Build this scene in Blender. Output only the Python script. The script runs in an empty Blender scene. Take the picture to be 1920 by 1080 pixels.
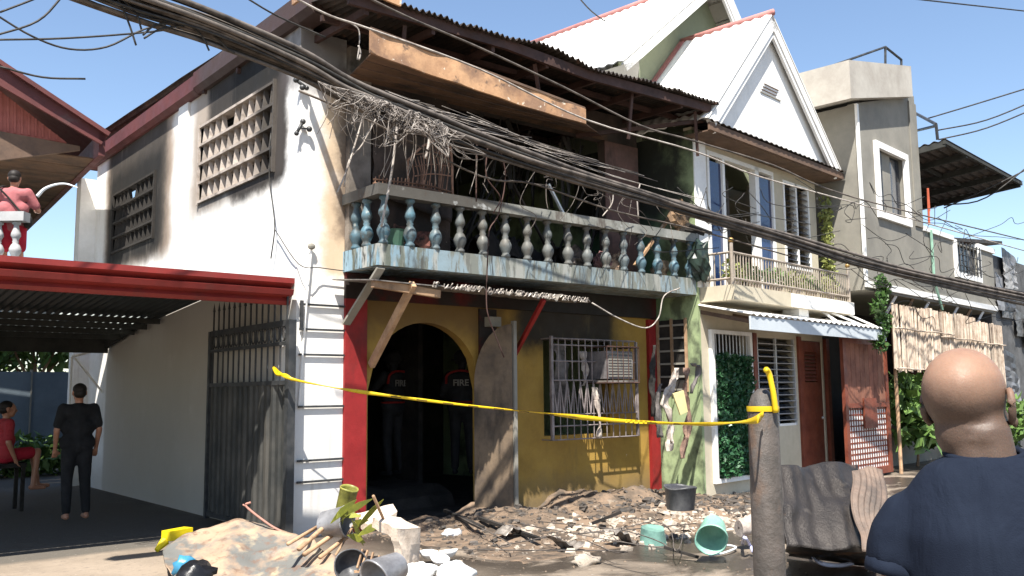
import bpy, math, random
from mathutils import Vector, Matrix, noise as mn
random.seed(7)
R=math.radians
S=bpy.context.scene; COL=S.collection
# ---------------------------------------------------------------- camera
F=1700.0; TH=R(50.3); PH=math.atan(198/1700.); RO=R(0.6)
fw=Vector((math.cos(TH)*math.cos(PH),math.sin(TH)*math.cos(PH),math.sin(PH)))
r0=Vector((math.sin(TH),-math.cos(TH),0)); u0=r0.cross(fw)
r2=math.cos(RO)*r0-math.sin(RO)*u0; u2=math.cos(RO)*u0+math.sin(RO)*r0
CAM=Vector((-4.77,-9.67,1.6))
cd=bpy.data.cameras.new('camera'); cam=bpy.data.objects.new('camera',cd); COL.objects.link(cam)
cd.sensor_width=36; cd.lens=36*F/1920; cd.clip_end=1000; cd.clip_start=.05
cam.matrix_world=Matrix(((r2.x,u2.x,-fw.x,CAM.x),(r2.y,u2.y,-fw.y,CAM.y),(r2.z,u2.z,-fw.z,CAM.z),(0,0,0,1)))
S.camera=cam
# ---------------------------------------------------------------- light
SUN=Vector((.42,.40,-1)).normalized()     # direction the light travels
elev=math.asin(-SUN.z)
w=bpy.data.worlds.new('World'); S.world=w; w.use_nodes=True
nt=w.node_tree; bg=nt.nodes['Background']; sky=nt.nodes.new('ShaderNodeTexSky')
sky.sky_type='NISHITA'; sky.sun_disc=False; sky.sun_elevation=elev
sky.sun_rotation=math.atan2(-SUN.x,-SUN.y); sky.air_density=1.0; sky.dust_density=.6; sky.ozone_density=1.5
nt.links.new(sky.outputs[0],bg.inputs[0]); bg.inputs[1].default_value=.085
sl=bpy.data.lights.new('sun','SUN'); sl.energy=5.0; sl.angle=R(.55); sl.color=(1,.95,.87)
so=bpy.data.objects.new('sun',sl); COL.objects.link(so); so.rotation_euler=SUN.to_track_quat('-Z','Y').to_euler()
S.view_settings.view_transform='Standard'; S.view_settings.look='None'; S.view_settings.gamma=1
S.view_settings.exposure=1.35
# ---------------------------------------------------------------- frames
A65=R(6.5); P0=Vector((6.3,-.8,0)); XD=Vector((math.cos(A65),math.sin(A65),0)); YD=Vector((-math.sin(A65),math.cos(A65),0))
def Q(s,t,z): return P0+XD*s+YD*t+Vector((0,0,z))
def QT(p): return Q(*p)
def ray(x,y): return (fw*F+r2*(x-960)+u2*(540-y)).normalized()
def atY(x,y,Y=0): d=ray(x,y); return CAM+d*((Y-CAM.y)/d.y)
def atX(x,y,X=0): d=ray(x,y); return CAM+d*((X-CAM.x)/d.x)
def atZ(x,y,Z=0): d=ray(x,y); return CAM+d*((Z-CAM.z)/d.z)
def atQ(x,y,t=0):
    d=ray(x,y); p0=P0+YD*t; return CAM+d*((p0-CAM).dot(YD)/d.dot(YD))
def atD(x,y,dep): d=ray(x,y); return CAM+d*(dep/d.dot(fw))
# ---------------------------------------------------------------- mesh builder
class MB:
    def __init__(s,T=None): s.v=[]; s.f=[]; s.T=T
    def add(s,vs,fs):
        b=len(s.v)
        for p in vs:
            s.v.append(tuple(s.T(p)) if s.T else tuple(p))
        s.f+= [tuple(b+i for i in f) for f in fs]; return s
    def box(s,x0,x1,y0,y1,z0,z1):
        return s.add([(x0,y0,z0),(x1,y0,z0),(x1,y1,z0),(x0,y1,z0),(x0,y0,z1),(x1,y0,z1),(x1,y1,z1),(x0,y1,z1)],
          [(0,3,2,1),(4,5,6,7),(0,1,5,4),(1,2,6,5),(2,3,7,6),(3,0,4,7)])
    def quad(s,a,b,c,d): return s.add([a,b,c,d],[(0,1,2,3)])
    def beam(s,p,q,w,h,up=(0,0,1)):
        p=Vector(p);q=Vector(q);d=(q-p).normalized();up=Vector(up)
        x=d.cross(up)
        if x.length<1e-3: x=d.cross(Vector((1,0,0)))
        x.normalize(); y=x.cross(d)
        vs=[]
        for c in (p,q):
            for a,b in ((-1,-1),(1,-1),(1,1),(-1,1)): vs.append(c+x*a*w/2+y*b*h/2)
        return s.add(vs,[(0,1,2,3),(7,6,5,4),(0,4,5,1),(1,5,6,2),(2,6,7,3),(3,7,4,0)])
    def tube(s,pts,r,n=6,r2=None,cap=True):
        pts=[Vector(p) for p in pts]; m=len(pts); vs=[];fs=[]
        up=Vector((0,0,1))
        for i,p in enumerate(pts):
            d=(pts[min(i+1,m-1)]-pts[max(i-1,0)]).normalized()
            x=d.cross(up)
            if x.length<.05: x=d.cross(Vector((1,0,0)))
            x.normalize(); y=x.cross(d)
            rr=r[i] if isinstance(r,(list,tuple)) else (r if r2 is None else r+(r2-r)*i/(m-1))
            for k in range(n):
                a=2*math.pi*k/n; vs.append(p+x*math.cos(a)*rr+y*math.sin(a)*rr)
        for i in range(m-1):
            for k in range(n):
                fs.append((i*n+k,i*n+(k+1)%n,(i+1)*n+(k+1)%n,(i+1)*n+k))
        if cap: fs.append(tuple(range(n-1,-1,-1))); fs.append(tuple((m-1)*n+k for k in range(n)))
        return s.add(vs,fs)
    def lathe(s,prof,c=(0,0,0),n=14,M=None,cap=True):
        vs=[];fs=[];m=len(prof);c=Vector(c)
        for r,z in prof:
            for k in range(n):
                a=2*math.pi*k/n; p=Vector((r*math.cos(a),r*math.sin(a),z))
                vs.append(c+(M@p if M else p))
        for i in range(m-1):
            for k in range(n): fs.append((i*n+k,i*n+(k+1)%n,(i+1)*n+(k+1)%n,(i+1)*n+k))
        if cap: fs.append(tuple(range(n-1,-1,-1))); fs.append(tuple((m-1)*n+k for k in range(n)))
        return s.add(vs,fs)
    def ball(s,c,r,n=10,m=6,M=None):
        vs=[];fs=[];c=Vector(c);r=Vector(r) if not isinstance(r,(int,float)) else Vector((r,r,r))
        for i in range(m+1):
            ph=math.pi*i/m
            for k in range(n):
                a=2*math.pi*k/n; p=Vector((r.x*math.sin(ph)*math.cos(a),r.y*math.sin(ph)*math.sin(a),r.z*math.cos(ph)))
                vs.append(c+(M@p if M else p))
        for i in range(m):
            for k in range(n): fs.append((i*n+k,(i+1)*n+k,(i+1)*n+(k+1)%n,i*n+(k+1)%n))
        return s.add(vs,fs)
    def grid(s,fn,nu,nv,thick=None):
        vs=[Vector(fn(i/nu,j/nv)) for j in range(nv+1) for i in range(nu+1)]
        fs=[(j*(nu+1)+i,j*(nu+1)+i+1,(j+1)*(nu+1)+i+1,(j+1)*(nu+1)+i) for j in range(nv) for i in range(nu)]
        if thick:
            t=Vector(thick); n=len(vs); vs=vs+[v+t for v in vs]
            fs2=[tuple(reversed([n+k for k in f])) for f in fs]
            e=[(i,i+1) for i in range(nu)]+[((j)*(nu+1)+nu,(j+1)*(nu+1)+nu) for j in range(nv)]+\
              [(nv*(nu+1)+i+1,nv*(nu+1)+i) for i in range(nu)]+[((j+1)*(nu+1),j*(nu+1)) for j in range(nv)]
            fs=fs+fs2+[(b,a,n+a,n+b) for a,b in e]
        return s.add(vs,fs)
    def prism(s,poly,dvec):
        n=len(poly); d=Vector(dvec); vs=[Vector(p) for p in poly]+[Vector(p)+d for p in poly]
        return s.add(vs,[tuple(range(n)),tuple(range(2*n-1,n-1,-1))]+[(i,i+n,(i+1)%n+n,(i+1)%n) for i in range(n)])
    def cap(s,p,q,r1,r2,n=12):
        p=Vector(p);q=Vector(q);d=q-p;L=d.length
        if L<1e-5: return s.ball(p,r1,n,8)
        M=d.to_track_quat('Z','Y').to_matrix()
        prof=[(max(1e-4,r1*math.sin(a)),-r1*math.cos(a)) for a in [i*math.pi/2/4 for i in range(5)]]
        prof+=[(max(1e-4,r2*math.cos(a)),L+r2*math.sin(a)) for a in [i*math.pi/2/4 for i in range(5)]]
        return s.lathe(prof,p,n,M)
    def mesh(s,name,mat,smooth=False):
        me=bpy.data.meshes.new(name); me.from_pydata(s.v,[],s.f); 
        if mat: me.materials.append(mat)
        if smooth: me.polygons.foreach_set('use_smooth',[True]*len(me.polygons))
        me.update(); return me
    def build(s,name,mat,parent=None,smooth=False,**kw):
        o=bpy.data.objects.new(name,s.mesh(name,mat,smooth)); link(o,parent)
        for k,v in kw.items(): o[k]=v
        return o
WT={}
def link(o,parent,loc=(0,0,0)):
    COL.objects.link(o); L=Vector(loc)
    if parent is not None:
        o.parent=parent; o.location=L-WT[parent.name]
    else: o.location=L
    WT[o.name]=L
    return o
def inst(name,me,parent,loc,rz=0,rot=None,sc=None,**kw):
    o=bpy.data.objects.new(name,me); link(o,parent,loc); o.rotation_euler=rot if rot else (0,0,rz)
    if sc: o.scale=sc
    for k,v in kw.items(): o[k]=v
    return o
def thing(name,label,cat,loc,group=None):
    o=bpy.data.objects.new(name,None); o.empty_display_size=.2; link(o,None,loc)
    o['label']=label; o['category']=cat
    if group: o['group']=group
    return o
def tag(o,label,cat,group=None,kind=None):
    o['label']=label; o['category']=cat
    if group: o['group']=group
    if kind: o['kind']=kind
    return o
def cat_rom(pts,n=6):
    pts=[Vector(p) for p in pts]; P=[pts[0]*2-pts[1]]+pts+[pts[-1]*2-pts[-2]]; out=[]
    for i in range(1,len(P)-2):
        for k in range(n):
            t=k/n; a,b,c,d=P[i-1:i+3]
            out.append(.5*((2*b)+(c-a)*t+(2*a-5*b+4*c-d)*t*t+(3*b-a-3*c+d)*t**3))
    out.append(pts[-1]); return out
def wall(T,u0,u1,z0,z1,y0,y1,holes=(),bm=None):
    """wall in frame T: u along, y thickness, holes (ua,ub,za,zb)"""
    m=bm or MB(T)
    us=sorted({u0,u1}|{h[0] for h in holes}|{h[1] for h in holes}); zs=sorted({z0,z1}|{h[2] for h in holes}|{h[3] for h in holes})
    us=[u for u in us if u0<=u<=u1]; zs=[z for z in zs if z0<=z<=z1]
    def solid(i,j):
        if i<0 or j<0 or i>=len(us)-1 or j>=len(zs)-1: return False
        cu=(us[i]+us[i+1])/2; cz=(zs[j]+zs[j+1])/2
        return not any(h[0]<cu<h[1] and h[2]<cz<h[3] for h in holes)
    for i in range(len(us)-1):
        for j in range(len(zs)-1):
            if not solid(i,j): continue
            a,b,c,d=us[i],us[i+1],zs[j],zs[j+1]
            m.quad((a,y0,c),(b,y0,c),(b,y0,d),(a,y0,d)); m.quad((b,y1,c),(a,y1,c),(a,y1,d),(b,y1,d))
            if not solid(i-1,j): m.quad((a,y1,c),(a,y0,c),(a,y0,d),(a,y1,d))
            if not solid(i+1,j): m.quad((b,y0,c),(b,y1,c),(b,y1,d),(b,y0,d))
            if not solid(i,j-1): m.quad((a,y1,c),(b,y1,c),(b,y0,c),(a,y0,c))
            if not solid(i,j+1): m.quad((a,y0,d),(b,y0,d),(b,y1,d),(a,y1,d))
    return m
# ---------------------------------------------------------------- materials
class NT:
    def __init__(s,name):
        s.m=bpy.data.materials.new(name); s.m.use_nodes=True; s.t=s.m.node_tree; s.b=s.t.nodes['Principled BSDF']
    def n(s,ty,**kw):
        x=s.t.nodes.new(ty)
        for k,v in kw.items(): setattr(x,k,v)
        return x
    def set(s,sock,v):
        if hasattr(v,'links') or isinstance(v,bpy.types.NodeSocket): s.t.links.new(v,sock)
        else: sock.default_value=v
    def ma(s,op,a,b=0.,c=0.,clamp=False):
        x=s.n('ShaderNodeMath',operation=op,use_clamp=clamp); s.set(x.inputs[0],a); s.set(x.inputs[1],b); s.set(x.inputs[2],c); return x.outputs[0]
    def vm(s,op,a,b=(0,0,0)):
        x=s.n('ShaderNodeVectorMath',operation=op); s.set(x.inputs[0],a); s.set(x.inputs[1],b)
        return x.outputs['Value'] if op in('LENGTH','DOT_PRODUCT') else x.outputs[0]
    def noise(s,vec,scale,det=5,rough=.6,dist=0):
        x=s.n('ShaderNodeTexNoise'); s.set(x.inputs['Vector'],vec); x.inputs['Scale'].default_value=scale
        x.inputs['Detail'].default_value=det; x.inputs['Roughness'].default_value=rough; x.inputs['Distortion'].default_value=dist
        return x.outputs['Fac']
    def mr(s,v,a,b,c=0.,d=1.,smooth=False):
        x=s.n('ShaderNodeMapRange'); 
        if smooth: x.interpolation_type='SMOOTHSTEP'
        s.set(x.inputs[0],v)
        for i,k in enumerate((a,b,c,d)): x.inputs[i+1].default_value=k
        return x.outputs[0]
    def mix(s,f,a,b,blend='MIX'):
        x=s.n('ShaderNodeMix',data_type='RGBA',blend_type=blend); s.set(x.inputs[0],f)
        s.set(x.inputs[6],a if not isinstance(a,tuple) else (*a[:3],1)); s.set(x.inputs[7],b if not isinstance(b,tuple) else (*b[:3],1))
        return x.outputs[2]
def mat(name,col,col2=None,rough=.85,ns=3.,lo=.4,hi=.65,bump=.15,bs=40.,metal=0.,stains=(),rnd=0.,obj=False,spec=.3,alpha=None,fine=.25):
    N=NT(name)
    if obj: P=N.n('ShaderNodeTexCoord').outputs['Object']
    else: P=N.n('ShaderNodeNewGeometry').outputs['Position']
    c2=col2 or tuple(x*.7 for x in col)
    f=N.mr(N.noise(P,ns,8,.65),lo,hi)
    c=N.mix(f,col,c2)
    g=N.noise(P,ns*9,4,.7); c=N.mix(fine,c,N.mix(g,(.45,.45,.45),(1.3,1.3,1.3)),'MULTIPLY')
    if rnd:
        rv=N.mr(N.n('ShaderNodeObjectInfo').outputs['Random'],0,1,1-rnd,1+rnd*.6); cb=N.n('ShaderNodeCombineXYZ'); [N.set(cb.inputs[i_],rv) for i_ in range(3)]
        c=N.mix(1.0,c,cb.outputs[0],'MULTIPLY')
    for st in stains:
        k=st[0]
        if k=='box':   # ('box',center,half,soft,amp,scale,color,strength)
            _,ce,ha,so_,am,sc,cc,stg=st
            d=N.vm('LENGTH',N.vm('MAXIMUM',N.vm('SUBTRACT',N.vm('ABSOLUTE',N.vm('SUBTRACT',P,ce)),ha),(0,0,0)))
            nz=N.noise(P,sc,6,.65); d=N.ma('ADD',d,N.ma('MULTIPLY',N.ma('SUBTRACT',nz,.5),am))
            mk=N.mr(d,0,so_,stg,0,True)
        elif k=='noise':  # ('noise',vecscale,scale,lo,hi,color,strength)
            _,vs_,sc,l,h,cc,stg=st
            mk=N.mr(N.noise(N.vm('MULTIPLY',P,vs_),sc,6,.6),l,h,0,stg)
        elif k=='band':  # ('band',axis,a,b,amp,color,strength): mask 1 at a -> 0 at b
            _,ax,a,b,am,cc,stg=st
            sx=N.n('ShaderNodeSeparateXYZ'); N.set(sx.inputs[0],P)
            v=N.ma('ADD',sx.outputs[ax],N.ma('MULTIPLY',N.ma('SUBTRACT',N.noise(P,2.5,6,.65),.5),am))
            mk=N.mr(v,a,b,stg,0)
        c=N.mix(mk,c,cc)
    N.set(N.b.inputs['Base Color'],c)
    rr=N.mr(N.noise(P,ns*2.3,4),.3,.7,max(0,rough-.12),min(1,rough+.1)); N.set(N.b.inputs['Roughness'],rr)
    N.b.inputs['Metallic'].default_value=metal; N.b.inputs['Specular IOR Level'].default_value=spec
    if bump:
        bp=N.n('ShaderNodeBump'); bp.inputs['Strength'].default_value=bump; bp.inputs['Distance'].default_value=.02
        N.set(bp.inputs['Height'],N.noise(P,bs,8,.7)); N.set(N.b.inputs['Normal'],bp.outputs[0])
    if alpha is not None: N.b.inputs['Alpha'].default_value=alpha
    return N.m
SOOT=(.018,.016,.014)
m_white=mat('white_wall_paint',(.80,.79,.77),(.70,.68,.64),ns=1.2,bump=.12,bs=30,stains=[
  ('box',(0,2.05,5.45),(.3,1.25,1.0),.50,.5,1.6,(.27,.21,.16),.85),
  ('noise',(0,1,.16),4.5,.60,.72,(.42,.37,.31),.4),
  ('box',(0,1.7,5.5),(.3,1.08,.85),.30,.35,2.2,(.035,.030,.026),1.0),
  ('box',(0,1.2,5.1),(.3,.74,.80),.22,.3,3,(.012,.011,.01),1.0),
  ('box',(0,1.8,4.9),(.3,1.3,.5),.25,.3,3,(.05,.042,.037),.9),
  ('box',(0,6.05,5.3),(.3,1.55,1.25),.40,.45,1.6,(.27,.20,.145),.92),
  ('box',(0,6.15,5.1),(.3,1.35,1.0),.45,.4,2.2,(.05,.042,.035),1.0),
  ('box',(0,6.2,4.75),(.3,1.2,.68),.35,.35,2.6,(.012,.011,.010),1.0),
  ('noise',(1,1,.12),5,.62,.78,(.45,.40,.33),.35),
  ('box',(.62,0,4.3),(.20,.3,1.15),.22,.35,3,(.52,.38,.24),.9),
  ('box',(.66,0,4.6),(.05,.3,1.0),.22,.35,5,(.12,.09,.07),.85),
  ('box',(.3,0,5.75),(.2,.3,.25),.4,.4,3,(.07,.06,.06),.85),
  ('box',(.35,0,1.05),(.25,.3,.3),.5,.6,3,(.5,.49,.47),.5),
  ('box',(0,3.9,1.3),(.1,3.4,1.62),.15,.15,2,(.40,.365,.315),.9),('noise',(1,1,.08),7,.60,.74,(.34,.29,.24),.35),  # beige plaster tone under the carport, with the shade there put into the colour
  ('band',2,.15,.7,.5,(.35,.33,.3),.6)])
m_yellow=mat('yellow_wall_paint',(.34,.21,.045),(.26,.155,.034),ns=2,stains=[
  ('box',(4.3,0,2.75),(.8,.3,.35),.45,.5,2.5,(.02,.017,.014),.97),
  ('box',(1.6,0,2.85),(1.3,.3,.25),.5,.6,2.5,(.10,.06,.025),.8),
  ('noise',(1,1,.3),3,.60,.75,(.12,.09,.04),.6),
  ('noise',(1,1,1),7,.72,.76,(.65,.6,.5),.8),
  ('band',2,.1,.55,.5,(.13,.10,.06),.8)])
m_red=mat('red_paint',(.26,.018,.018),(.2,.012,.012),rough=.6,ns=3,stains=[('noise',(1,1,.4),3,.55,.75,(.05,.015,.012),.8)])
m_redband=mat('dark_red_beam_paint',(.10,.010,.009),(.04,.007,.006),ns=2.5,stains=[('noise',(1,1,1),2.,.42,.56,SOOT,.95),('box',(4.5,0,2.9),(1.3,.4,.3),.6,.5,2,SOOT,.95)])
m_burnt=mat('sooty_plaster',(.085,.06,.047),(.035,.028,.023),ns=1.6,bump=.4,bs=18,stains=[
  ('noise',(1,1,.5),1.5,.45,.62,SOOT,.85),('noise',(1,1,1),9,.66,.72,(.35,.28,.22),.5)])
m_pink=mat('scorched_pink_plaster',(.15,.085,.07),(.08,.05,.042),ns=2,bump=.3,stains=[('noise',(1,1,.4),2.3,.55,.7,SOOT,.8)])
m_black=mat('charred_black',(.012,.011,.010),(.035,.03,.026),ns=3,bump=.6,bs=15,rough=.9)
m_slab=mat('blue_streaked_balcony_paint',(.23,.36,.45),(.16,.235,.275),ns=2,rough=.7,stains=[
  ('noise',(1,1,.22),6.5,.46,.52,(.10,.11,.085),.95),('noise',(1,1,.15),5,.53,.60,(.36,.36,.33),.9),('noise',(1.5,1.5,.3),9,.55,.60,(.03,.03,.026),.85),('box',(3.9,-.8,3.2),(1.9,.5,.3),1.6,.6,2,(.20,.205,.185),.55),
  ('noise',(1,1,.3),3,.6,.72,(.05,.05,.045),.9)])
m_rail=mat('weathered_rail_paint',(.26,.26,.235),(.14,.145,.13),ns=3,rough=.75,stains=[
  ('box',(1.1,-.8,4),(1.0,.4,.3),.5,.5,3,(.05,.045,.04),.85),('noise',(1,1,.3),8,.55,.65,(.07,.055,.045),.8),('noise',(1,1,1),5,.62,.7,(.5,.52,.52),.6)])
m_bal=mat('blue_grey_baluster_paint',(.075,.155,.20),(.10,.12,.125),rnd=0.35,ns=5,rough=.55,stains=[
  ('noise',(1,1,1),6,.5,.62,(.05,.05,.045),.85),('noise',(1,1,1),9,.62,.72,(.35,.36,.33),.8),
  ('box',(3.2,-.8,3.6),(1.2,.4,.4),1.0,.6,3,(.12,.11,.095),.75)])
m_maroon=mat('maroon_roof_paint',(.12,.036,.033),(.085,.028,.026),ns=2,rough=.6,stains=[
  ('box',(-.3,1.0,6),(.4,1.7,.5),.9,.8,2,(.05,.036,.032),.88),('noise',(1,1,1),3,.6,.75,(.12,.09,.08),.6)])
m_carred=mat('red_painted_metal',(.23,.026,.021),(.17,.021,.018),ns=1.5,rough=.5,bump=.08,spec=.35,fine=.25,stains=[('noise',(1,1,.3),3,.56,.72,(.12,.03,.025),.6)])
m_steel=mat('black_gate_steel',(.018,.02,.022),(.05,.05,.05),rough=.5,ns=6,bump=.1,spec=.5)
m_gatesheet=mat('dark_gate_sheet',(.035,.037,.036),(.075,.072,.065),rough=.6,ns=2,metal=.3,stains=[('noise',(1,1,.1),6,.55,.7,(.11,.10,.085),.6)])
m_wood=mat('bare_old_wood',(.42,.27,.16),(.26,.16,.095),rnd=0.35,ns=4,stains=[('noise',(1,1,1),5,.55,.7,(.07,.05,.035),.7)])
m_board=mat('scorched_tan_board',(.52,.31,.17),(.32,.18,.10),ns=2.5,rough=.7,stains=[
  ('noise',(1,1,1),2.2,.48,.6,(.20,.12,.08),.8),('noise',(1,1,1),12,.64,.68,(.7,.62,.5),.8),('noise',(1,1,1),7,.6,.68,(.08,.06,.05),.8)])
m_soffit=mat('brown_soffit_board',(.15,.085,.05),(.08,.05,.033),rnd=0.3,ns=2,stains=[('noise',(1,1,1),2.5,.5,.68,(.035,.027,.022),.8)])
m_rust=mat('rusty_brown_steel',(.075,.04,.032),(.04,.022,.018),ns=3,rough=.7)
m_corr=mat('burnt_corrugated_iron',(.07,.055,.045),(.03,.026,.023),ns=3,rough=.6,metal=.3,stains=[('noise',(1,1,1),5,.6,.7,(.20,.10,.06),.6)])
m_ashmetal=mat('ash_grey_curled_tin',(.30,.27,.235),(.12,.10,.09),ns=7,rough=.5,metal=.4)
m_conc=mat('grey_block_concrete',(.25,.235,.20),(.19,.18,.155),ns=1.2,stains=[('noise',(1,1,.15),4,.55,.7,(.22,.2,.17),.5)])
m_fin=mat('scorched_louver_concrete',(.46,.40,.35),(.30,.25,.21),rnd=0.25,ns=5,stains=[('noise',(1,1,1),7,.55,.7,(.10,.08,.07),.8),
  ('box',(0,6.2,4.7),(.4,1.3,.8),.2,.1,3,(.016,.014,.012),.97),('box',(0,.6,4.8),(.4,.45,.8),.3,.2,3,(.04,.035,.03),.9)])
m_cream=mat('cream_wall_paint',(.52,.46,.35),(.44,.39,.29),ns=1.5,stains=[('noise',(1,1,.15),4,.58,.75,(.4,.36,.28),.5)])
m_whitetrim=mat('white_trim_paint',(.82,.81,.78),(.72,.71,.68),ns=2,rough=.6,stains=[('noise',(1,1,.3),6,.62,.75,(.45,.42,.38),.5)])
m_green=mat('pale_green_wall_paint',(.30,.37,.20),(.25,.31,.16),ns=1.5,stains=[
  ('box',(6.3,.6,4.1),(.4,.55,1.2),.5,.5,2,(.035,.10,.055),.85),('box',(6.3,.5,5.2),(.4,1.0,.65),.5,.9,2.2,(.018,.018,.015),.97),('noise',(1,.5,.4),3,.52,.62,(.02,.022,.018),.75),
  ('noise',(1,1,.2),4,.6,.75,(.2,.24,.13),.6)])
m_olive=mat('olive_gable_paint',(.22,.24,.16),(.19,.21,.14),ns=1.5)
m_whiteroof=mat('white_painted_roof_sheet',(.85,.84,.80),(.74,.72,.68),ns=1.5,rough=.45)
m_pinkridge=mat('faded_pink_ridge_cap',(.45,.20,.18),(.36,.15,.14),ns=3)
m_purlin=mat('brown_fascia_board',(.15,.095,.065),(.09,.06,.045),ns=3)
m_blueglass=mat('blue_tinted_glass',(.010,.022,.075),(.014,.032,.11),rough=.08,ns=1,bump=0,spec=.8)
m_darkglass=mat('dark_window_glass',(.02,.025,.035),(.04,.045,.06),rough=.12,rnd=0.3,ns=1,bump=0,spec=.7)
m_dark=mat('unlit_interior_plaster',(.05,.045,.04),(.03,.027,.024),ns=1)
m_lightmetal=mat('galvanised_pipe',(.55,.55,.55),(.42,.42,.42),ns=5,rough=.4,metal=.3)
m_railbar=mat('pewter_railing_paint',(.42,.36,.30),(.30,.25,.2),ns=6,rough=.45,metal=.3)
m_redwood=mat('red_brown_door_wood',(.20,.055,.030),(.12,.03,.018),ns=3,rough=.5)
m_leaf=mat('leaf_green',(.055,.12,.025),(.03,.07,.015),ns=4,rough=.5,bump=0,spec=.4)
m_leafl=mat('light_leaf_green',(.12,.20,.05),(.07,.13,.03),ns=4,rough=.5,bump=0)
m_leafy=mat('yellow_green_leaf',(.25,.27,.08),(.14,.17,.05),ns=4,rough=.6,bump=0)
m_hedge=mat('artificial_hedge_leaf',(.035,.11,.045),(.02,.06,.025),ns=6,rough=.35,bump=0)
m_bamboo=mat('bleached_bamboo',(.54,.45,.36),(.33,.25,.19),rnd=0.45,ns=6,stains=[('noise',(1,1,.1),9,.55,.7,(.28,.18,.12),.6)])
m_cable=mat('black_cable_sheath',(.018,.017,.016),(.05,.046,.04),ns=10,rough=.6,bump=0)
m_cablegrey=mat('ash_covered_cable',(.13,.11,.095),(.035,.03,.027),ns=5,rough=.8,bump=.2)
m_ashwire=mat('ash_white_melted_wire',(.42,.38,.34),(.20,.17,.15),ns=8,rough=.9,bump=.3)
m_tape=mat('yellow_barrier_tape',(.58,.40,.012),(.48,.32,.01),ns=2,rough=.35,bump=0,fine=.05)
m_skin=mat('brown_skin',(.42,.20,.12),(.36,.165,.10),ns=8,rough=.42,bump=.12,bs=120,spec=.45,fine=.12)
m_hair=mat('dark_hair',(.02,.015,.012),rough=.6)
m_ceramic=mat('white_china',(.8,.8,.78),(.7,.7,.68),rough=.25)
# ---------------------------------------------------------------- ground
def ground_mat():
    N=NT('street_concrete'); P=N.n('ShaderNodeNewGeometry').outputs['Position']
    base=N.mix(N.mr(N.noise(P,.7,8,.6),.4,.6),(.25,.20,.15),(.17,.135,.10))
    sy=N.n('ShaderNodeSeparateXYZ'); N.set(sy.inputs[0],P)
    drv_shade=N.ma('MULTIPLY',N.mr(N.ma('ADD',sy.outputs[1],N.ma('MULTIPLY',N.noise(P,1.5),.3)),.55,.75),N.mr(sy.outputs[0],-.1,.1,1,0))
    base=N.mix(drv_shade,base,(.085,.074,.06))  # driveway darkened below the carport, its shade put into the ground colour
    sx=N.n('ShaderNodeSeparateXYZ'); N.set(sx.inputs[0],P)
    wetx=N.mr(N.ma('ADD',sx.outputs[0],N.ma('MULTIPLY',N.noise(P,.9,6),1.6)),.2,1.5)
    wn=N.ma('MULTIPLY',wetx,N.mr(N.noise(P,.8,7,.6,.6),.40,.50))
    c=N.mix(wn,base,(.045,.037,.03))
    c=N.mix(N.mr(N.noise(P,14,6,.7),.55,.7,0,.6),c,(.06,.05,.045))
    c=N.mix(N.mr(N.noise(P,28,4,.7),.64,.7,0,.7),c,(.5,.45,.38))
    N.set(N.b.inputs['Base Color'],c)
    N.set(N.b.inputs['Roughness'],N.mr(wn,0,1,.9,.32))
    bp=N.n('ShaderNodeBump'); bp.inputs['Strength'].default_value=.5; bp.inputs['Distance'].default_value=.03
    N.set(bp.inputs['Height'],N.noise(P,9,10,.7)); N.set(N.b.inputs['Normal'],bp.outputs[0]); return N.m
m_ground=ground_mat()
def ghf(x,y): return 0.0
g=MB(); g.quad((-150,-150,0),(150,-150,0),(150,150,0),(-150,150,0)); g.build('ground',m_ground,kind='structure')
# dirt and ash mound in front of the burnt house
m_dirt=mat('ashy_dirt',(.20,.14,.095),(.07,.055,.042),ns=2.5,bump=.7,bs=12,stains=[('noise',(1,1,1),6,.58,.68,(.34,.28,.22),.7),('noise',(1,1,1),3,.52,.62,(.035,.03,.025),.8)])
def mound(u,v):
    x=.75+u*6.4; y=-3.0+v*3.0
    e=min(u,1-u,v*1.0+.02)*3; e=max(0,min(1,e)); n=mn.fractal(Vector((x*1.3,y*1.3,3)),.9,2,5)
    h=.14*e*(.35+.65*v)*(1+.9*n)+ .05*e*n; 
    if u in(0,1) or v==0: h=-.02
    return (x,y,h-.004)
MB().grid(mound,90,46).build('dirt_heap',m_dirt,smooth=True,kind='stuff',label='grey brown ash and dirt heaped before the burnt doorway',category='dirt')

# ================================================================ BURNT HOUSE
bh=thing('burnt_house','two storey white and yellow house gutted by fire with blue balustrade balcony','house',(3,4,0))
YX=lambda p:(p[1],p[0],p[2])     # wall frame for planes X=const: (u=Y, thickness=X)
W1=(.68,3.16,4.40,5.52); W2=(5.1,7.3,4.18,5.24)
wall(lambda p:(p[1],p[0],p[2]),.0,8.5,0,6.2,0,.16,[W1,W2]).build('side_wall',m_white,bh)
MB().box(.16,.62,0,.16,0,6.0).build('corner_pillar',m_white,bh)
MB().box(-.04,.0,3.62,4.02,3.1,6.02).build('wall_pilaster',m_white,bh)
MB().box(-.28,.2,8.5,8.8,0,5.75).build('rear_pilaster',m_white,bh)
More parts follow.
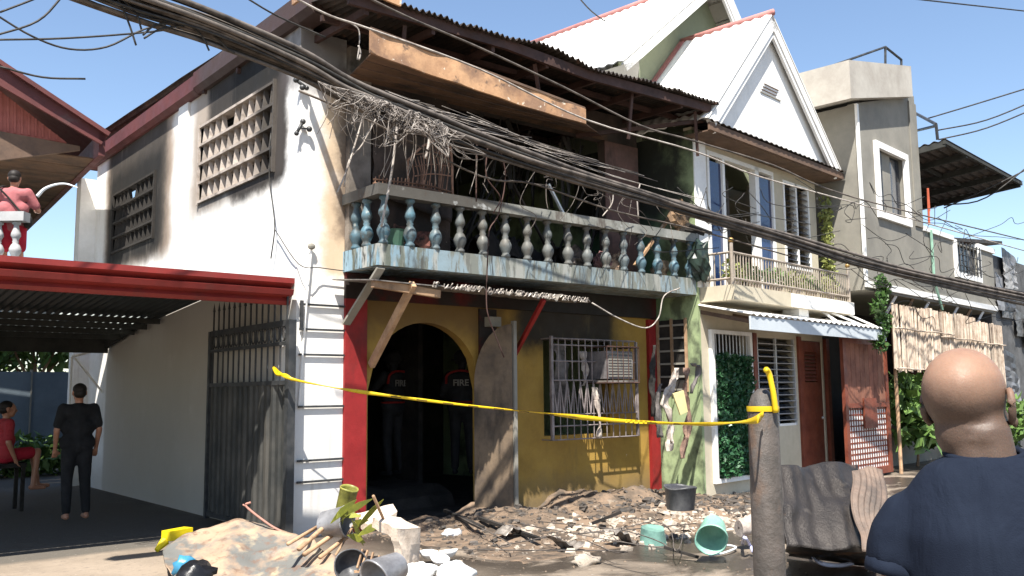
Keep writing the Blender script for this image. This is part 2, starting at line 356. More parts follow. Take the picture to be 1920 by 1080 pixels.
# louver windows
fin=MB().box(-.012,.012,-.085,.085,0,1)
fin=MB(); fin.add([(-.016,-.052,0),(.016,-.052,0),(.016,.055,0),(-.016,.055,0),(-.016,-.018,1),(.016,-.018,1),(.016,.030,1),(-.016,.030,1)],[(0,3,2,1),(4,5,6,7),(0,1,5,4),(1,2,6,5),(2,3,7,6),(3,0,4,7)])
finm=fin.mesh('louver_fin',m_fin)
def louver_window(Wd,nc,nr):
    wn=MB(); y0,y1,z0,z1=Wd; rh=(z1-z0)/nr
    for k in range(nr+1): wn.box(-.03,.13,y0,y1,z0+k*rh-.018,z0+k*rh+.018)
    wn.box(-.04,.14,y0-.03,y0,z0-.04,z1+.03); wn.box(-.04,.14,y1,y1+.03,z0-.04,z1+.03)
    o=wn.build('window',m_fin,bh,label='breeze block window frame blackened by fire')
    for k in range(nr):
        for i in range(nc):
            if random.random()<.03: continue
            y=y0+(i+.5)*(y1-y0)/nc
            inst('louver_fin',finm,o,(.035,y,z0+k*rh+.018),rz=R(78+random.uniform(-7,7)),sc=(1,1,rh-.036))
    return o
louver_window(W1,11,4); louver_window(W2,10,4)
# fascia of side roof, two sections
fa=MB(); fa.prism([(-.30,0,6.09),(-.30,0,5.90),(-.24,0,5.82),(.02,0,5.82),(.02,0,6.09)],(0,0,0)) if 0 else None
def prof_y(m,prof,y0,y1):
    m.prism([(x,y0,z) for x,z in prof],(0,y1-y0,0))
fa=MB(); prof_y(fa,[(-.13,6.33),(-.13,6.10),(-.06,6.03),(.16,6.03),(.16,6.33)][::-1],-.45,3.2); fa.build('gutter',m_maroon,bh)
fa=MB(); prof_y(fa,[(-.12,6.30),(-.12,6.08),(-.05,6.02),(.16,6.02),(.16,6.30)][::-1],3.2,8.9); fa.build('gutter',m_maroon,bh)
# ground floor front: yellow wall with arch and window hole
def arch_wall():
    m=MB(); y0,y1=0,.16
    wall(None,2.68,6.12,0,2.76,y0,y1,[(3.82,5.15,1.0,2.36)],m)
    cx,r,zs=1.82,.86,1.66; n=16
    m.box(.92,cx-r,y0,y1,0,2.76)
    for i in range(n):
        a0=cx-r+2*r*i/n; a1=cx-r+2*r*(i+1)/n
        h=lambda x: zs+math.sqrt(max(0,r*r-(x-cx)**2))*1.0
        m.prism([(a0,y0,h(a0)),(a1,y0,h(a1)),(a1,y0,2.76),(a0,y0,2.76)],(0,y1-y0,0))
    return m
arch_wall().build('front_wall',m_yellow,bh)
MB().box(.62,.92,-.045,.2,0,2.76).build('pilaster',m_red,bh)
MB().box(2.66,2.95,-.035,0,0,2.74).build('pilaster',m_redband,bh)
MB().box(6.0,6.22,-.06,.2,0,2.74).build('pilaster',m_red,bh)
MB().box(.62,6.3,-.05,.2,2.76,3.075).build('beam',m_redband,bh)
# floors, interior
MB().box(.16,6.3,.16,6.0,3.08,3.32).build('upper_floor',m_black,bh)
MB().box(.16,6.35,5.0,5.1,0,6.0).build('rear_wall',m_black,bh)
MB().box(.62,6.3,.16,5,-.05,.06).build('lower_floor',m_black,bh)
MB().grid(lambda u,v:(.3+2.6*u,.4+4.4*v,.02+(.30 if v>.12 else .0)*min(1,v*5)+.06*mn.noise(Vector((u*8,v*9,0)))),40,40).build('ash_heap',m_black,bh,kind='stuff')
it=MB(); it.box(2.9,2.98,1.8,5.0,.06,3.08); it.box(2.3,2.38,1.5,5.0,3.32,5.9); it.box(.17,.2,.2,5,.1,3.05); it.build('inner_wall',m_black,bh)
# balcony
bal=MB(); bal.box(.60,6.42,-.80,-.0,3.08,3.33); bo=bal.build('balcony',m_slab,bh)
rl=MB()
def railf(x0,x1,y0,y1): rl.box(x0,x1,y0,y1,3.90,4.03)
railf(.58,6.35,-.84,-.68); railf(.58,.72,-.68,0.0); rl.build('balcony_rail',m_rail,bo)
bprof=[(.055,0),(.06,.03),(.045,.05),(.05,.07),(.078,.13),(.080,.17),(.06,.22),(.036,.255),(.044,.275),(.036,.295),(.05,.33),(.066,.36),(.062,.40),(.042,.455),(.034,.50),(.036,.52),(.058,.535),(.058,.57)]
bmesh_=MB().lathe(bprof,n=16).mesh('baluster',m_bal,True)
for i in range(16):
    inst('baluster',bmesh_,bo,(.70+i*.366,-.76,3.33),rz=random.random()*6,rot=(R(random.uniform(-1,1)),R(random.uniform(-1.5,1.5)),random.random()*6))
for y in (-.47,-.22): inst('baluster',bmesh_,bo,(.65,y,3.33),rz=1)
# upper front wall
wall(None,.62,5.9,3.33,5.95,0,.14,[(2.2,5.15,3.33,5.50)]).build('upper_front_wall',m_burnt,bh)
MB().box(5.15,5.9,-.02,0,3.33,5.5).build('scorched_panel',m_pink,bh)
MB().box(2.15,5.2,-.03,0,5.50,5.62).build('lintel',m_soffit,bh)
MB().box(.62,.92,-.10,-.004,3.34,5.9).build('corner_post',mat('smoke_grey_post',(.22,.19,.16),(.10,.085,.07),ns=2.5,stains=[('noise',(1,1,1),3,.5,.65,SOOT,.7)]),bh)
FT0=atY(695,55,-1.29); FT1=atY(1097,205,-1.29); FL=atY(697,100,-1.27); FR=atY(1099,234,-1.27)
# soffit boards (picked apart) from canopy fascia back to wall
for k in range(4):
    def sb(v): # along depth 0..1 front->back
        return v
    m=MB()
    v0=k/4+.012; v1=(k+1)/4-.012
    def pt(u,v):
        a=FL.lerp(FR,u); b=Vector((.62,-.02,5.50)).lerp(Vector((5.1,-.02,5.56)),u)
        return a.lerp(b,v)
    A,B,Cc,D=pt(0,v0),pt(1,v0),pt(1,v1),pt(0,v1)
    m.prism([A,B,Cc,D],(0,0,.015)); m.build('soffit_board',m_soffit,bh)
fb=MB()
def fbf(u,v):
    x=FT0.x+(FT1.x-FT0.x)*u; zt=FT0.z+(FT1.z-FT0.z)*u; zb=FL.z+(FR.z-FL.z)*u -.03*math.sin(u*3.14); wob=.012*math.sin(u*11)+.008*math.sin(u*31)
    return (x,-1.29+wob,zb+(zt-zb)*v)
fb.grid(fbf,40,4,(0,.03,0)); fb.build('fascia_board',m_board,bh,label='long tan scorched fascia board sagging to the right')
MB().beam(FT0+Vector((0,.02,.015)),FT1+Vector((0,.02,.015)),.05,.03).build('fascia_batten',m_purlin,bh)
# roof: corrugated
def roof(u,v):
    x=-.1+6.45*u; y=-1.32+v*10.2
    z=6.0+.035*(y+1.3)+.022*math.sin(x*2*math.pi/.085)
    sag=.06*math.exp(-((x-2.9)/.5)**2)*max(0,1-v*8)-.07*math.exp(-((x-3.7)/.5)**2)*max(0,1-v*8)
    jag=.05*mn.noise(Vector((x*4,0,1)))
    z+=.22*max(0,1-x/.5)*min(1,max(0,(y+.6)/.8))
    return (x,y+jag*(1 if v==0 else 0),z+sag+.03*mn.noise(Vector((x*2,y,2))))
MB().grid(roof,760,8,(0,0,.006)).build('roof',m_corr,bh)
rb=MB(); pts=[(-.05,-1.22,5.93),(2.2,-1.22,5.95),(3.6,-1.22,5.87),(6.25,-1.22,5.92)]
for a,b in zip(pts,pts[1:]): rb.beam(a,b,.05,.13)
rb.build('eave_beam',m_rust,bh)
for x in (.2,1.1,2.0,2.9,3.8,4.7,5.6,6.2): MB().beam((x,-1.2,5.86),(x,4.9,6.08),.05,.09).build('rafter',m_rust,bh)
for y in (-.6,.6,1.8,3.0): MB().beam((-.05,y,5.93+.03*y),(6.3,y,5.93+.03*y),.05,.07).build('purlin',m_rust,bh)
for x in (.75,2.75,4.6,6.0): MB().beam((x,-1.12,5.86),(x+random.uniform(-.15,.2),-1.02,5.42 if x<4 else 5.2),.045,.03).build('hanging_strut',m_rust,bh)
MB().beam((4.5,-.05,5.45),(6.2,-1.1,5.75),.04,.06).build('diagonal_brace',m_rust,bh)
e=MB(); e.beam((-.3,-1.35,6.10),(.55,-1.35,6.02),.03,.14); e.beam((-.33,-1.35,6.10),(-.33,-.45,6.12),.03,.16); e.build('verge_board',m_board,bh,label='tan scorched verge board at the roof corner')
# braces under the balcony / awning
MB().beam((.94,-1.02,2.86),(.97,-.06,1.96),.09,.06,(1,0,0)).build('timber_brace',m_wood,bh)
MB().beam((2.96,-1.0,2.80),(3.25,-.04,2.12),.05,.06).build('red_brace',m_red,bh)
MB().beam((.66,-.78,3.05),(.63,-.04,2.45),.10,.03,(0,1,0)).build('side_brace_board',m_conc,bh)
MB().beam((.45,-.95,2.84),(1.35,-.95,2.77),.07,.09).build('awning_beam',m_wood,bh)
# curled tin awning
def aw(u,v):
    x=.42+3.35*u; y=-1.02+v*.95; k=min(1,max(0,(u-.22)*5))
    z=2.865-.055*u+.10*v+ (.022*math.sin(x*2*math.pi/.16)+.03*mn.noise(Vector((x*6,y*2,0))))*k*(1-.6*v)
    curl=(mn.noise(Vector((x*5,0,7)))*.05)*k*(1-v)**3
    return (x,y-abs(curl),z+curl)
MB().grid(aw,140,10,(0,0,.012)).build('tin_awning',m_ashmetal,bh,label='strip of curled ash grey corrugated tin above the doorway')
curl=MB()
for i in range(70):
    x=1.15+2.6*random.random(); z=2.862-.055*(x-.42)/3.35
    a=random.random()*6; pts=[(x+.07*math.cos(a+k*.9)*(.4+.2*k)*.5,-1.03-.02*random.random(),z+.02+.035*math.sin(a+k*1.1)) for k in range(5)]
    curl.tube(pts,.008,4)
curl.build('melted_tin_scraps',m_ashmetal,bh,kind='stuff')
MB().box(2.74,2.93,-.16,-.037,2.5,2.63).build('meter_box',m_conc,bh)
# ground floor window grille
gl=MB()
gl.box(3.76,3.80,-.24,-.20,.95,2.40)
gr=gl.build('window_grille',mat('scorched_grille_steel',(.27,.23,.22),(.12,.10,.10),ns=5,rough=.6),bh)
gm=gr.data.materials[0]
MB().box(5.50,5.53,-.24,-.20,.95,2.36).build('side_bar',gm,gr)
def bar(p,q,r=.009,par=gr,name='grille_bar',mt=None): return MB().tube([p,q],r,5).build(name,mt or gm,par)
for z in (.95,1.14,1.30,1.78,2.05,2.28,2.37): bar((3.78,-.22,z),(5.50,-.22,z),.010)
for i in range(1,13): bar((3.78+i*.132,-.22,1.78),(3.78+i*.132,-.22,2.36))
for i in range(13):
    x=3.80+i*.132; bar((x,-.22,.95),(x,-.22,1.78),.008)
    bar((x,-.225,1.76),(x+.066,-.225,1.31),.011); bar((x+.132,-.225,1.76),(x+.066,-.225,1.31),.011)
for z in (.95,2.37):
    for x in (3.78,5.5): bar((x,-.22,z),(x,0,z))
# air conditioner shell in its cage
ac=thing('air_conditioner','smoke blackened window air conditioner in a rusty cage','air conditioner',(4.93,-.35,1.75))
MB().box(4.66,5.20,-.44,0,1.80,2.2).build('casing',mat('scorched_casing',(.22,.20,.20),(.08,.075,.08),ns=3),ac)
for i in range(9): MB().box(4.69,5.17,-.452,-.443,1.83+i*.04,1.85+i*.04).build('vent_slat',m_conc,ac)
cg=MB()
for z in (1.74,2.26):
    for a,b in (((4.60,-.5),(5.27,-.5)),((4.60,-.5),(4.60,0)),((5.27,-.5),(5.27,0))): cg.tube([(*a,z),(*b,z)],.011,5)
for i in range(7): cg.tube([(4.60+i*.112,-.5,1.74),(4.60+i*.112,-.5,2.26)],.007,5)
for y in (-.33,-.17): cg.tube([(5.27,y,1.74),(5.27,y,2.26)],.007,5)
cg.build('cage',m_rust,ac)
MB().box(4.62,5.25,-.49,-.02,1.745,1.775).build('tray',m_ashmetal,ac)
# rags behind grille
def rag(name,pts,w,mt,label,cat='cloth',par=None,group=None):
    m=MB(); P=cat_rom(pts,6)
    def f(u,v):
        i=u*(len(P)-1); k=int(min(i,len(P)-2)); p=P[k].lerp(P[k+1],i-k)
        n=mn.noise(p*5+Vector((v*3,0,0)))
        ww=w*(.8+.9*mn.noise(p*6))
        return p+Vector(((v-.5)*ww,.05*n+.010*math.sin(v*9+n*4),.06*mn.noise(p*14)))
    m.grid(f,len(P)*2,8,(0,.008,0)); o=m.build(name,mt,par,True)
    if par is None: tag(o,label,cat,group)
    return o
m_rag=mat('scorched_cloth',(.17,.15,.14),(.05,.045,.04),ns=6,bump=.5,bs=20,rough=.95)
m_ragl=mat('pale_ash_cloth',(.50,.44,.38),(.26,.21,.18),ns=6,bump=.5,bs=20,rough=.95)
rag('curtain',[(4.05,-.08,2.3),(4.08,-.1,1.9),(4.02,-.1,1.3)],.30,m_rag,'scorched grey curtain rag behind the left bars of the yellow wall window','curtain')
rag('curtain',[(4.50,-.12,2.2),(4.52,-.14,1.9),(4.45,-.14,1.72)],.12,m_ragl,'narrow pale curtain remnant beside the air conditioner','curtain')
rag('curtain',[(4.60,-.25,1.68),(4.63,-.27,1.4),(4.66,-.26,.95)],.09,m_ragl,'pale strip of burnt cloth caught on the bars under the air conditioner','curtain')
# open arched door leaf
dl=thing('door_leaf','round topped brown scorched door leaf standing open beside the arch','door',(2.7,-.3,0))
hinge=Vector((2.93,-.38,0)); dd=(Vector((2.54,-.06,0))-hinge); 
poly=[(0,.05),(1,.05),(1,1.75)]+[(1-math.sin(a)*1.0+0,1.75+ (1-math.cos(a))*0+ .78*math.sin(a)) for a in [0]]
poly=[(0,.05),(1,.05)]+[(math.cos(a),1.72+.80*math.sin(a)) for a in [i*math.pi/2/10 for i in range(10)]]+[(0,2.52)]
nrm=Vector((-dd.y,dd.x,0)).normalized()
MB().prism([hinge+dd*u+Vector((0,0,z)) for u,z in poly],nrm*.035).build('panel',mat('smoked_plywood',(.16,.115,.075),(.08,.06,.045),ns=2.5,stains=[('noise',(1,1,.3),4,.5,.65,SOOT,.7)]),dl)
MB().beam(hinge+Vector((.02,-.02,.03)),hinge+Vector((.02,-.02,2.56)),.06,.05).build('stile',m_conc,dl)
# birdcage like burnt crib on the rail
cr=thing('wicker_crib','burnt brown wicker crib frame resting on the balcony rail','crib',(1.5,-.6,4.03))
m_wick=mat('charred_wicker',(.34,.19,.12),(.16,.09,.06),rnd=0.4,ns=8,rough=.9,bump=.4)
def crP(x,y,Y=-.6): return atY(x,y,Y)
L1=[crP(700,344),crP(740,348),crP(800,355),crP(849,368)]
m=MB(); m.tube(cat_rom(L1),.018,6); m.tube(cat_rom([p+Vector((0,.0,.05)) for p in L1]),.012,6); m.build('lower_rim',m_wick,cr)
m=MB(); m.tube(cat_rom([crP(765,300),crP(800,270),crP(842,268),crP(849,368)]),.015,6); m.tube([crP(765,300),crP(765,345)],.012,6); m.build('upper_frame',m_wick,cr)
for i in range(17):
    x=703+i*7.0; yb=345+ (x-700)*.10; p=crP(x,yb,-.6); MB().tube([p,p+Vector((.01,0,.085+.03*random.random()))],.008,5).build('slat',m_wick,cr)
for i in range(14):
    x=772+i*5.6; top=crP(x,300-(x-770)*.4 if x<800 else 272,-.45); b=crP(x+6*math.sin(i),350+(x-760)*.16,-.58)
    MB().tube([top,top.lerp(b,.5)+Vector((.02,-.02,0)),b],.008,5).build('slat',m_wick,cr)
for y in (290,312,330): MB().tube(cat_rom([crP(778,y),crP(812,y-4),crP(845,y)]),.008,5).build('cross_rod',m_wick,cr)
# hanging burnt sheets left of balcony upper
m=MB(); m.grid(lambda u,v:(.95+1.2*u+.03*mn.noise(Vector((u*5,v*5,0))),-.10-.05*mn.noise(Vector((u*4,v*6,3))),4.1+1.15*v-.25*u*(1-v)),20,20,(0,.01,0))
tag(m.build('ceiling_sheet',m_burnt,None,True),'sooty sheet hanging in the corner behind the wicker crib','sheet')
# charred timbers in the opening
tm=[((3.7,-.3,4.55),(3.95,-.35,4.12),.05,m_whitetrim,'short white lath stub stuck upright behind the rail'),((5.3,-.45,3.5),(6.1,-.5,4.35),.07,m_wood,'pale bare timber leaning diagonally against the right end of the rail'),
    ((2.6,.4,3.4),(3.5,.5,5.3),.06,m_black,'charred timber leaning just inside the left of the opening'),((3.3,.6,5.4),(4.6,.5,3.5),.05,m_burnt,'thin scorched timber slanting down across the opening'),((4.5,.2,3.4),(4.45,.25,5.4),.08,m_burnt,'scorched upright post standing in the right of the opening')]
for a,b,wd,mt,lab in tm: tag(MB().beam(a,b,wd,wd*.5).build('timber',mt),lab,'timber','charred timbers in the upper opening')
random.seed(51); m=MB()
for i in range(60):
    x=random.uniform(2.3,5.1); z=5.48; y=random.uniform(-.05,1.6); l=random.uniform(.15,1.0); w_=random.uniform(.01,.07); dx=random.uniform(-.25,.25)
    m.beam((x,y,z),(x+dx,y+random.uniform(-.1,.1),z-l),w_,.008,(random.uniform(-1,1),1,.2))
for i in range(26):
    x=random.uniform(2.3,5.1); y=random.uniform(.2,2.2); m.beam((x,y,3.35),(x+random.uniform(-1.2,1.2),y+random.uniform(-.4,.4),random.uniform(3.8,5.4)),random.uniform(.02,.06),.03)
tag(m.build('hanging_debris',m_black),'charred laths and strips hanging in the dark upper opening','debris',kind='stuff')
m=MB().grid(lambda u,v:(2.25+2.9*u,.1+1.8*v,3.36+.5*max(0,mn.fractal(Vector((u*5,v*4,2)),.8,2,4)+.35)),40,20); tag(m.build('ash_pile',m_black),'black ash heaped on the upper floor behind the balusters','ash',kind='stuff')
# burnt roofing sheets hung inside
# things piled at right end of balcony
random.seed(3)
def lump(mb,c,r,seed=0,sq=(1,1,1),n=12,m=8):
    b=len(mb.v); mb.ball(c,1,n,m)
    for i in range(b,len(mb.v)):
        p=Vector(mb.v[i])-Vector(c); k=1+.55*mn.noise(p*1.7+Vector((seed,seed*2,0)))+.25*mn.noise(p*4+Vector((0,seed,0)))
        mb.v[i]=tuple(Vector(c)+Vector((p.x*sq[0],p.y*sq[1],p.z*sq[2]))*r*k)
m=MB(); lump(m,(6.05,-.70,4.3),.17,2,(1,.7,1.35)); lump(m,(6.12,-.72,4.12),.13,9,(1,.7,1)); tag(m.build('burnt_bundle',mat('charred_brown_straw',(.22,.14,.08),(.05,.035,.025),ns=14,bump=1,bs=25)),'brown charred bundle perched on the right end of the balcony rail','bundle')
m=MB(); lump(m,(6.28,-.9,3.62),.2,5,(.9,.6,1.5)); tag(m.build('hanging_bag',mat('dark_green_melted_plastic',(.025,.045,.035),(.015,.02,.018),ns=6,rough=.4)),'dark green melted bag hanging over the right end of the balcony','bag')
m=MB(); m.tube([(5.95,-.95,4.12),(6.75,-.75,4.10)],.035,8); m.tube([(6.0,-.8,4.06),(6.5,-.78,4.06)],.05,8); tag(m.build('charred_log',m_black),'short charred pipe lying over the end of the balcony rail','pipe')
labs=['tan ash lump between balusters near the balcony right end','brown burnt bundle wedged low between the right hand balusters','small burnt heap on the balcony floor behind the middle balusters','pinkish scorched cloth heap behind the seventh last baluster','reddish burnt basket behind the second front baluster','dark burnt heap next to the leftmost front balusters']
for (x,cc,lab) in ((5.75,(.35,.25,.16),labs[1]),(4.75,(.4,.28,.2),labs[0]),(3.95,(.12,.1,.09),labs[2]),(4.5,(.25,.13,.13),labs[3]),(1.45,(.22,.09,.07),labs[4]),(1.05,(.10,.05,.04),labs[5])):
    m=MB(); lump(m,(x,-.55,3.46),.15,x*3,(1.1,.7,1)); tag(m.build('burnt_heap',mat('burnt_heap_ash',cc,SOOT,ns=9,bump=1,bs=20)),lab,'debris','burnt heaps on the balcony floor')
# flower pot green in balcony
m=MB().lathe([(.09,0),(.13,.2),(.14,.22)],(.98,-.58,3.33)); tag(m.build('flower_pot',mat('green_pot',(.06,.13,.09),rough=.5)),'small green flower pot behind the corner of the balustrade','pot')
# black strap bars across the white pillar
bg_=thing('bar_grille','thin black steel bars set across the white corner pillar','grille',(.3,-.1,0))
for z in (2.66,2.37,2.075,1.475,1.76-.9,.62): MB().box(.03,.62,-.035,-.015,z-.012,z+.012).build('bar',m_steel,bg_)
MB().box(.02,.055,-.075,-.045,2.35,2.7).build('upright',m_steel,bg_)
# ---------------------------------------------------------------- gate
gt=thing('steel_gate','black steel gate of spiked bars over ribbed sheet swung open against the white wall','gate',(-.12,1,0))
y0,y1,X=-.16,2.2,-.14
for y,wid in ((y0,.09),(y1,.06)): MB().box(X-wid/2,X+wid/2,y-wid/2,y+wid/2,.03,2.46).build('gate_post',m_steel,gt)
for z,h in ((2.43,.07),(2.20,.04),(1.75,.05),(.09,.06)): MB().box(X-.02,X+.02,y0+.05,y1-.03,z-h/2,z+h/2).build('rail',m_steel,gt)
n=14
for i in range(n):
    y=y0+.10+(y1-y0-.18)*i/(n-1)
    m=MB().box(X-.009,X+.009,y-.009,y+.009,1.77,2.72); m.add([(X-.014,y-.014,2.72),(X+.014,y-.014,2.72),(X+.014,y+.014,2.72),(X-.014,y+.014,2.72),(X,y,2.84)],[(0,1,4),(1,2,4),(2,3,4),(3,0,4)])
    m.build('spiked_bar',m_steel,gt)
    if i<n-1:
        yc=y+(y1-y0-.18)/(n-1)/2; c=[(X,yc+.05*math.cos(a),2.315+.085*math.sin(a)) for a in [k*math.pi/5 for k in range(11)]]
        MB().tube(c,.010,4,cap=False).build('ring',m_steel,gt)
def sheet(u,v):
    y=y0+.06+(y1-y0-.1)*u; return (X+.014*math.copysign(1,math.sin(y*2*math.pi/.16))*min(1,abs(math.sin(y*2*math.pi/.16))*3),y,.11+1.62*v)
MB().grid(sheet,180,1,(.01,0,0)).build('ribbed_sheet',m_gatesheet,gt)
# white dog-leg bracket + stones in the wall? little fixtures
# ---------------------------------------------------------------- carport
cp=thing('carport','carport with red metal fascia and corrugated roof over the driveway','carport',(-4,3.5,0))
def cprof(m,x0,x1,yo):
    P=[(-.02,2.64),(-.05,2.68),(-.02,2.72),(-.12,2.75),(-.14,2.81),(-.06,2.83),(-.15,2.88),(-.15,2.94),(.02,2.96),(.02,2.64)]
    m.prism([(x0,yo+y,z) for y,z in P],(x1-x0,0,0))
m=MB(); cprof(m,-9,-.10,.0); m.build('front_fascia',m_carred,cp)
def cpr(u,v):
    y=.05+7.15*v; x=-9+8.995*u; return (x,y,2.915+.09*min(1,v*4)-.34*max(0,v-.35)/.65*1.1-.0+.018*math.sin(x*2*math.pi/.11))
N=NT('corrugated_roof_with_glints'); P=N.n('ShaderNodeNewGeometry').outputs['Position']; sx=N.n('ShaderNodeSeparateXYZ'); N.set(sx.inputs[0],P)
N.set(N.b.inputs['Base Color'],N.mix(N.noise(P,2),(.035,.04,.038),(.02,.022,.02)))
wv=N.mr(N.ma('SINE',N.ma('MULTIPLY',sx.outputs[0],2*math.pi/.11)),.25,.6)
bd=0
yy=N.ma('PINGPONG',N.ma('SUBTRACT',sx.outputs[1],4.5),.325); bd=N.mr(yy,.20,.26); inr=N.ma('MULTIPLY',N.ma('GREATER_THAN',sx.outputs[1],4.4),N.ma('LESS_THAN',sx.outputs[1],6.9))
mk=N.ma('MULTIPLY',N.ma('MULTIPLY',wv,bd),N.ma('MULTIPLY',inr,N.mr(N.noise(P,1.2,3),.35,.6)))  # gleams along the corrugation patterned in as translucent dashes
tr=N.n('ShaderNodeBsdfTranslucent'); tr.inputs[0].default_value=(.55,.6,.58,1); mx=N.n('ShaderNodeMixShader'); N.set(mx.inputs[0],mk); N.t.links.new(N.b.outputs[0],mx.inputs[1]); N.t.links.new(tr.outputs[0],mx.inputs[2])
N.t.links.new(mx.outputs[0],N.t.nodes['Material Output'].inputs[0])
MB().grid(cpr,650,10).build('corrugated_roof',N.m,cp)
m_cpb=mat('dark_carport_steel',(.03,.032,.03),(.05,.05,.045),ns=3)
def zc(y): v=(y-.05)/7.15; return 2.985-.34*max(0,v-.35)/.65*1.1
for y in (4.5,5.1,5.7,6.3): MB().box(-9,-.06,y-.03,y+.03,zc(y)-.11,zc(y)-.03).build('purlin',m_cpb,cp)
MB().box(-9,-.06,7.12,7.2,2.38,2.64).build('rear_beam',m_cpb,cp)
MB().beam((-.09,4.35,2.99),(-.09,7.15,2.56),.06,.2).build('side_beam',m_cpb,cp)
MB().beam((-3.4,2,2.99),(-3.4,7.15,2.56),.08,.2).build('side_beam',m_cpb,cp)
MB().box(-2.02,-1.88,7.1,7.22,0,2.4).build('post',m_whitetrim,cp)
# bracket on the wall at back
bk=thing('wall_bracket','white steel awning bracket on the sunlit rear of the side wall','bracket',(-.1,7.5,2))
MB().tube([(0,7.25,2.5),(-.55,7.5,2.32)],.025,6).build('arm',m_whitetrim,bk); MB().tube([(-.55,7.5,2.32),(-.55,7.5,1.2)],.02,6).build('leg',m_whitetrim,bk); MB().tube([(-.5,7.5,2.3),(-.02,7.5,1.7)],.02,6).build('strut',m_whitetrim,bk)
MB
# floor of driveway
MB().box(-.05,0,8.5,9,0,.1)
# ================================================================ CREAM HOUSE
ch=thing('cream_house','cream and pale green house with steep white gables and small balcony','house',Q(2,3,0))
wl=wall(QT,0,4.25,0,5.75,0,.15,[(.42,2.57,3.25,5.42),(2.98,3.9,3.82,5.33),(1.75,3.12,1.0,2.50),(3.35,4.2,0.05,2.5),(.36,1.46,.25,2.53)])
wl.build('front_wall',m_cream,ch)
MB(QT).box(-.012,.05,-.012,8,0,5.7).build('side_wall',m_green,ch)
MB(QT).box(4.2,4.26,.15,6,0,5.7).build('side_wall',m_cream,ch)
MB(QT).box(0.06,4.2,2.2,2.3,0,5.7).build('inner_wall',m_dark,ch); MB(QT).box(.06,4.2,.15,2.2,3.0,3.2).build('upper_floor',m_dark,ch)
MB(QT).box(0.0,.34,-.03,0,3.2,5.6).build('corner_pilaster',m_whitetrim,ch)
# upper doors
def qb(a,b,c,d,e,f): return MB(QT).box(a,b,c,d,e,f)
wd=qb(.40,.46,-.02,.1,3.22,5.45).build('balcony_door_frame',m_whitetrim,ch)
for a,b,c,d in ((.46,.86,5.38,5.45),(.86,.93,3.22,5.45),(1.93,2.06,3.22,5.45),(2.53,2.59,3.22,5.45),(.93,2.53,5.38,5.45)): qb(a,b,-.02,.1,c,d).build('frame',m_whitetrim,wd)
qb(.46,.86,.02,.05,3.25,5.30).build('pane',m_blueglass,wd,label='blue tinted glass pane'); qb(2.06,2.53,.02,.05,3.25,5.30).build('pane',m_blueglass,wd,label='blue tinted glass pane')
qb(1.5,1.93,.5,.55,3.25,5.3).build('curtain',m_rag,wd)
jw=qb(2.94,2.99,-.02,.1,3.78,5.38).build('jalousie_window',m_whitetrim,ch)
qb(3.89,3.94,-.02,.1,3.78,5.38).build('frame',m_whitetrim,jw); qb(3.41,3.46,-.02,.1,3.78,5.38).build('mullion',m_whitetrim,jw)
qb(2.99,3.89,-.02,.1,3.78,3.82).build('sill',m_whitetrim,jw); qb(2.99,3.89,-.02,.1,5.33,5.38).build('head',m_whitetrim,jw)
for k in range(14):
    for a,b in ((2.99,3.41),(3.46,3.89)):
        z=3.83+k*.107; m=MB(QT); m.prism([(a,-.015,z),(b,-.015,z),(b,.07,z+.07),(a,.07,z+.07)],(0,.004,.006)); m.build('louver',m_darkglass,jw)
# balcony
cb=qb(.08,4.3,-.60,0,2.97,3.2).build('balcony',m_cream,ch)
def qt(pts,r,name,mt,par,n=6): return MB(QT).tube(pts,r,n).build(name,mt,par)
for z in (3.70,3.30): qt([(.12,-.55,z),(4.26,-.55,z)],.02,'rail',m_railbar,cb); qt([(.12,-.55,z),(.12,0,z)],.02,'rail',m_railbar,cb)
for k in range(46): qt([(.2+k*.0885,-.55,3.2),(.2+k*.0885,-.55,3.69)],.011,'baluster',m_railbar,cb,5)
for k in range(5): qt([(.12,-.45+k*.1,3.2),(.12,-.45+k*.1,3.69)],.011,'baluster',m_railbar,cb,5)
for s in (.12,4.26): 
    nw=qt([(s,-.55,3.2),(s,-.55,3.84)],.03,'newel_post',m_railbar,cb,8); MB(QT).ball((s,-.55,3.88),.045).build('finial',mat('brass',(.45,.28,.1),rough=.4,metal=.5),nw,True)
qb(1.9,4.3,-.62,-.6,2.97,3.19).build('slab_trim',m_whitetrim,cb)
# eave strip in front of gable
m=MB(QT); m.box(-.22,4.5,-.47,-.43,5.56,5.68); m.build('eave_fascia',m_purlin,ch)
MB(QT).grid(lambda u,v:(-.25+4.8*u,-.50+.6*v,5.70+.10*v+.012*math.sin(u*4.8*2*math.pi/.17)),240,2,(0,0,.008)).build('eave_roof',m_corr,ch)
qb(-.2,4.48,-.43,.0,5.55,5.57).build('eave_soffit',m_purlin,ch)
# small gable
AP=(1.97,8.02); LB=(-.22,5.72); RB=(4.40,5.72)
def rake(a,b,t,w,th=.05,mt=m_whitetrim,name='bargeboard',par=ch):
    m=MB(QT); d=Vector((b[0]-a[0],0,b[1]-a[1])).normalized(); n=Vector((-d.z,0,d.x)); 
    if n.z>0: n=-n
    A=Vector((a[0],t,a[1]));B=Vector((b[0],t,b[1])); 
    m.prism([A,B,B+n*w,A+n*w],(0,th,0)); return m.build(name,mt,par)
MB(QT).prism([(-.05,-.33,5.76),(4.25,-.33,5.76),(1.97,-.33,7.82)],(0,.1,0)).build('gable_wall',m_whitetrim,ch)
rake(LB,AP,-.45,.26); rake(RB,AP,-.45,.26)
rake((LB[0]+.12,LB[1]-.02),(AP[0],AP[1]-.16),-.47,.07); rake((RB[0]-.12,RB[1]-.02),(AP[0],AP[1]-.16),-.47,.07)
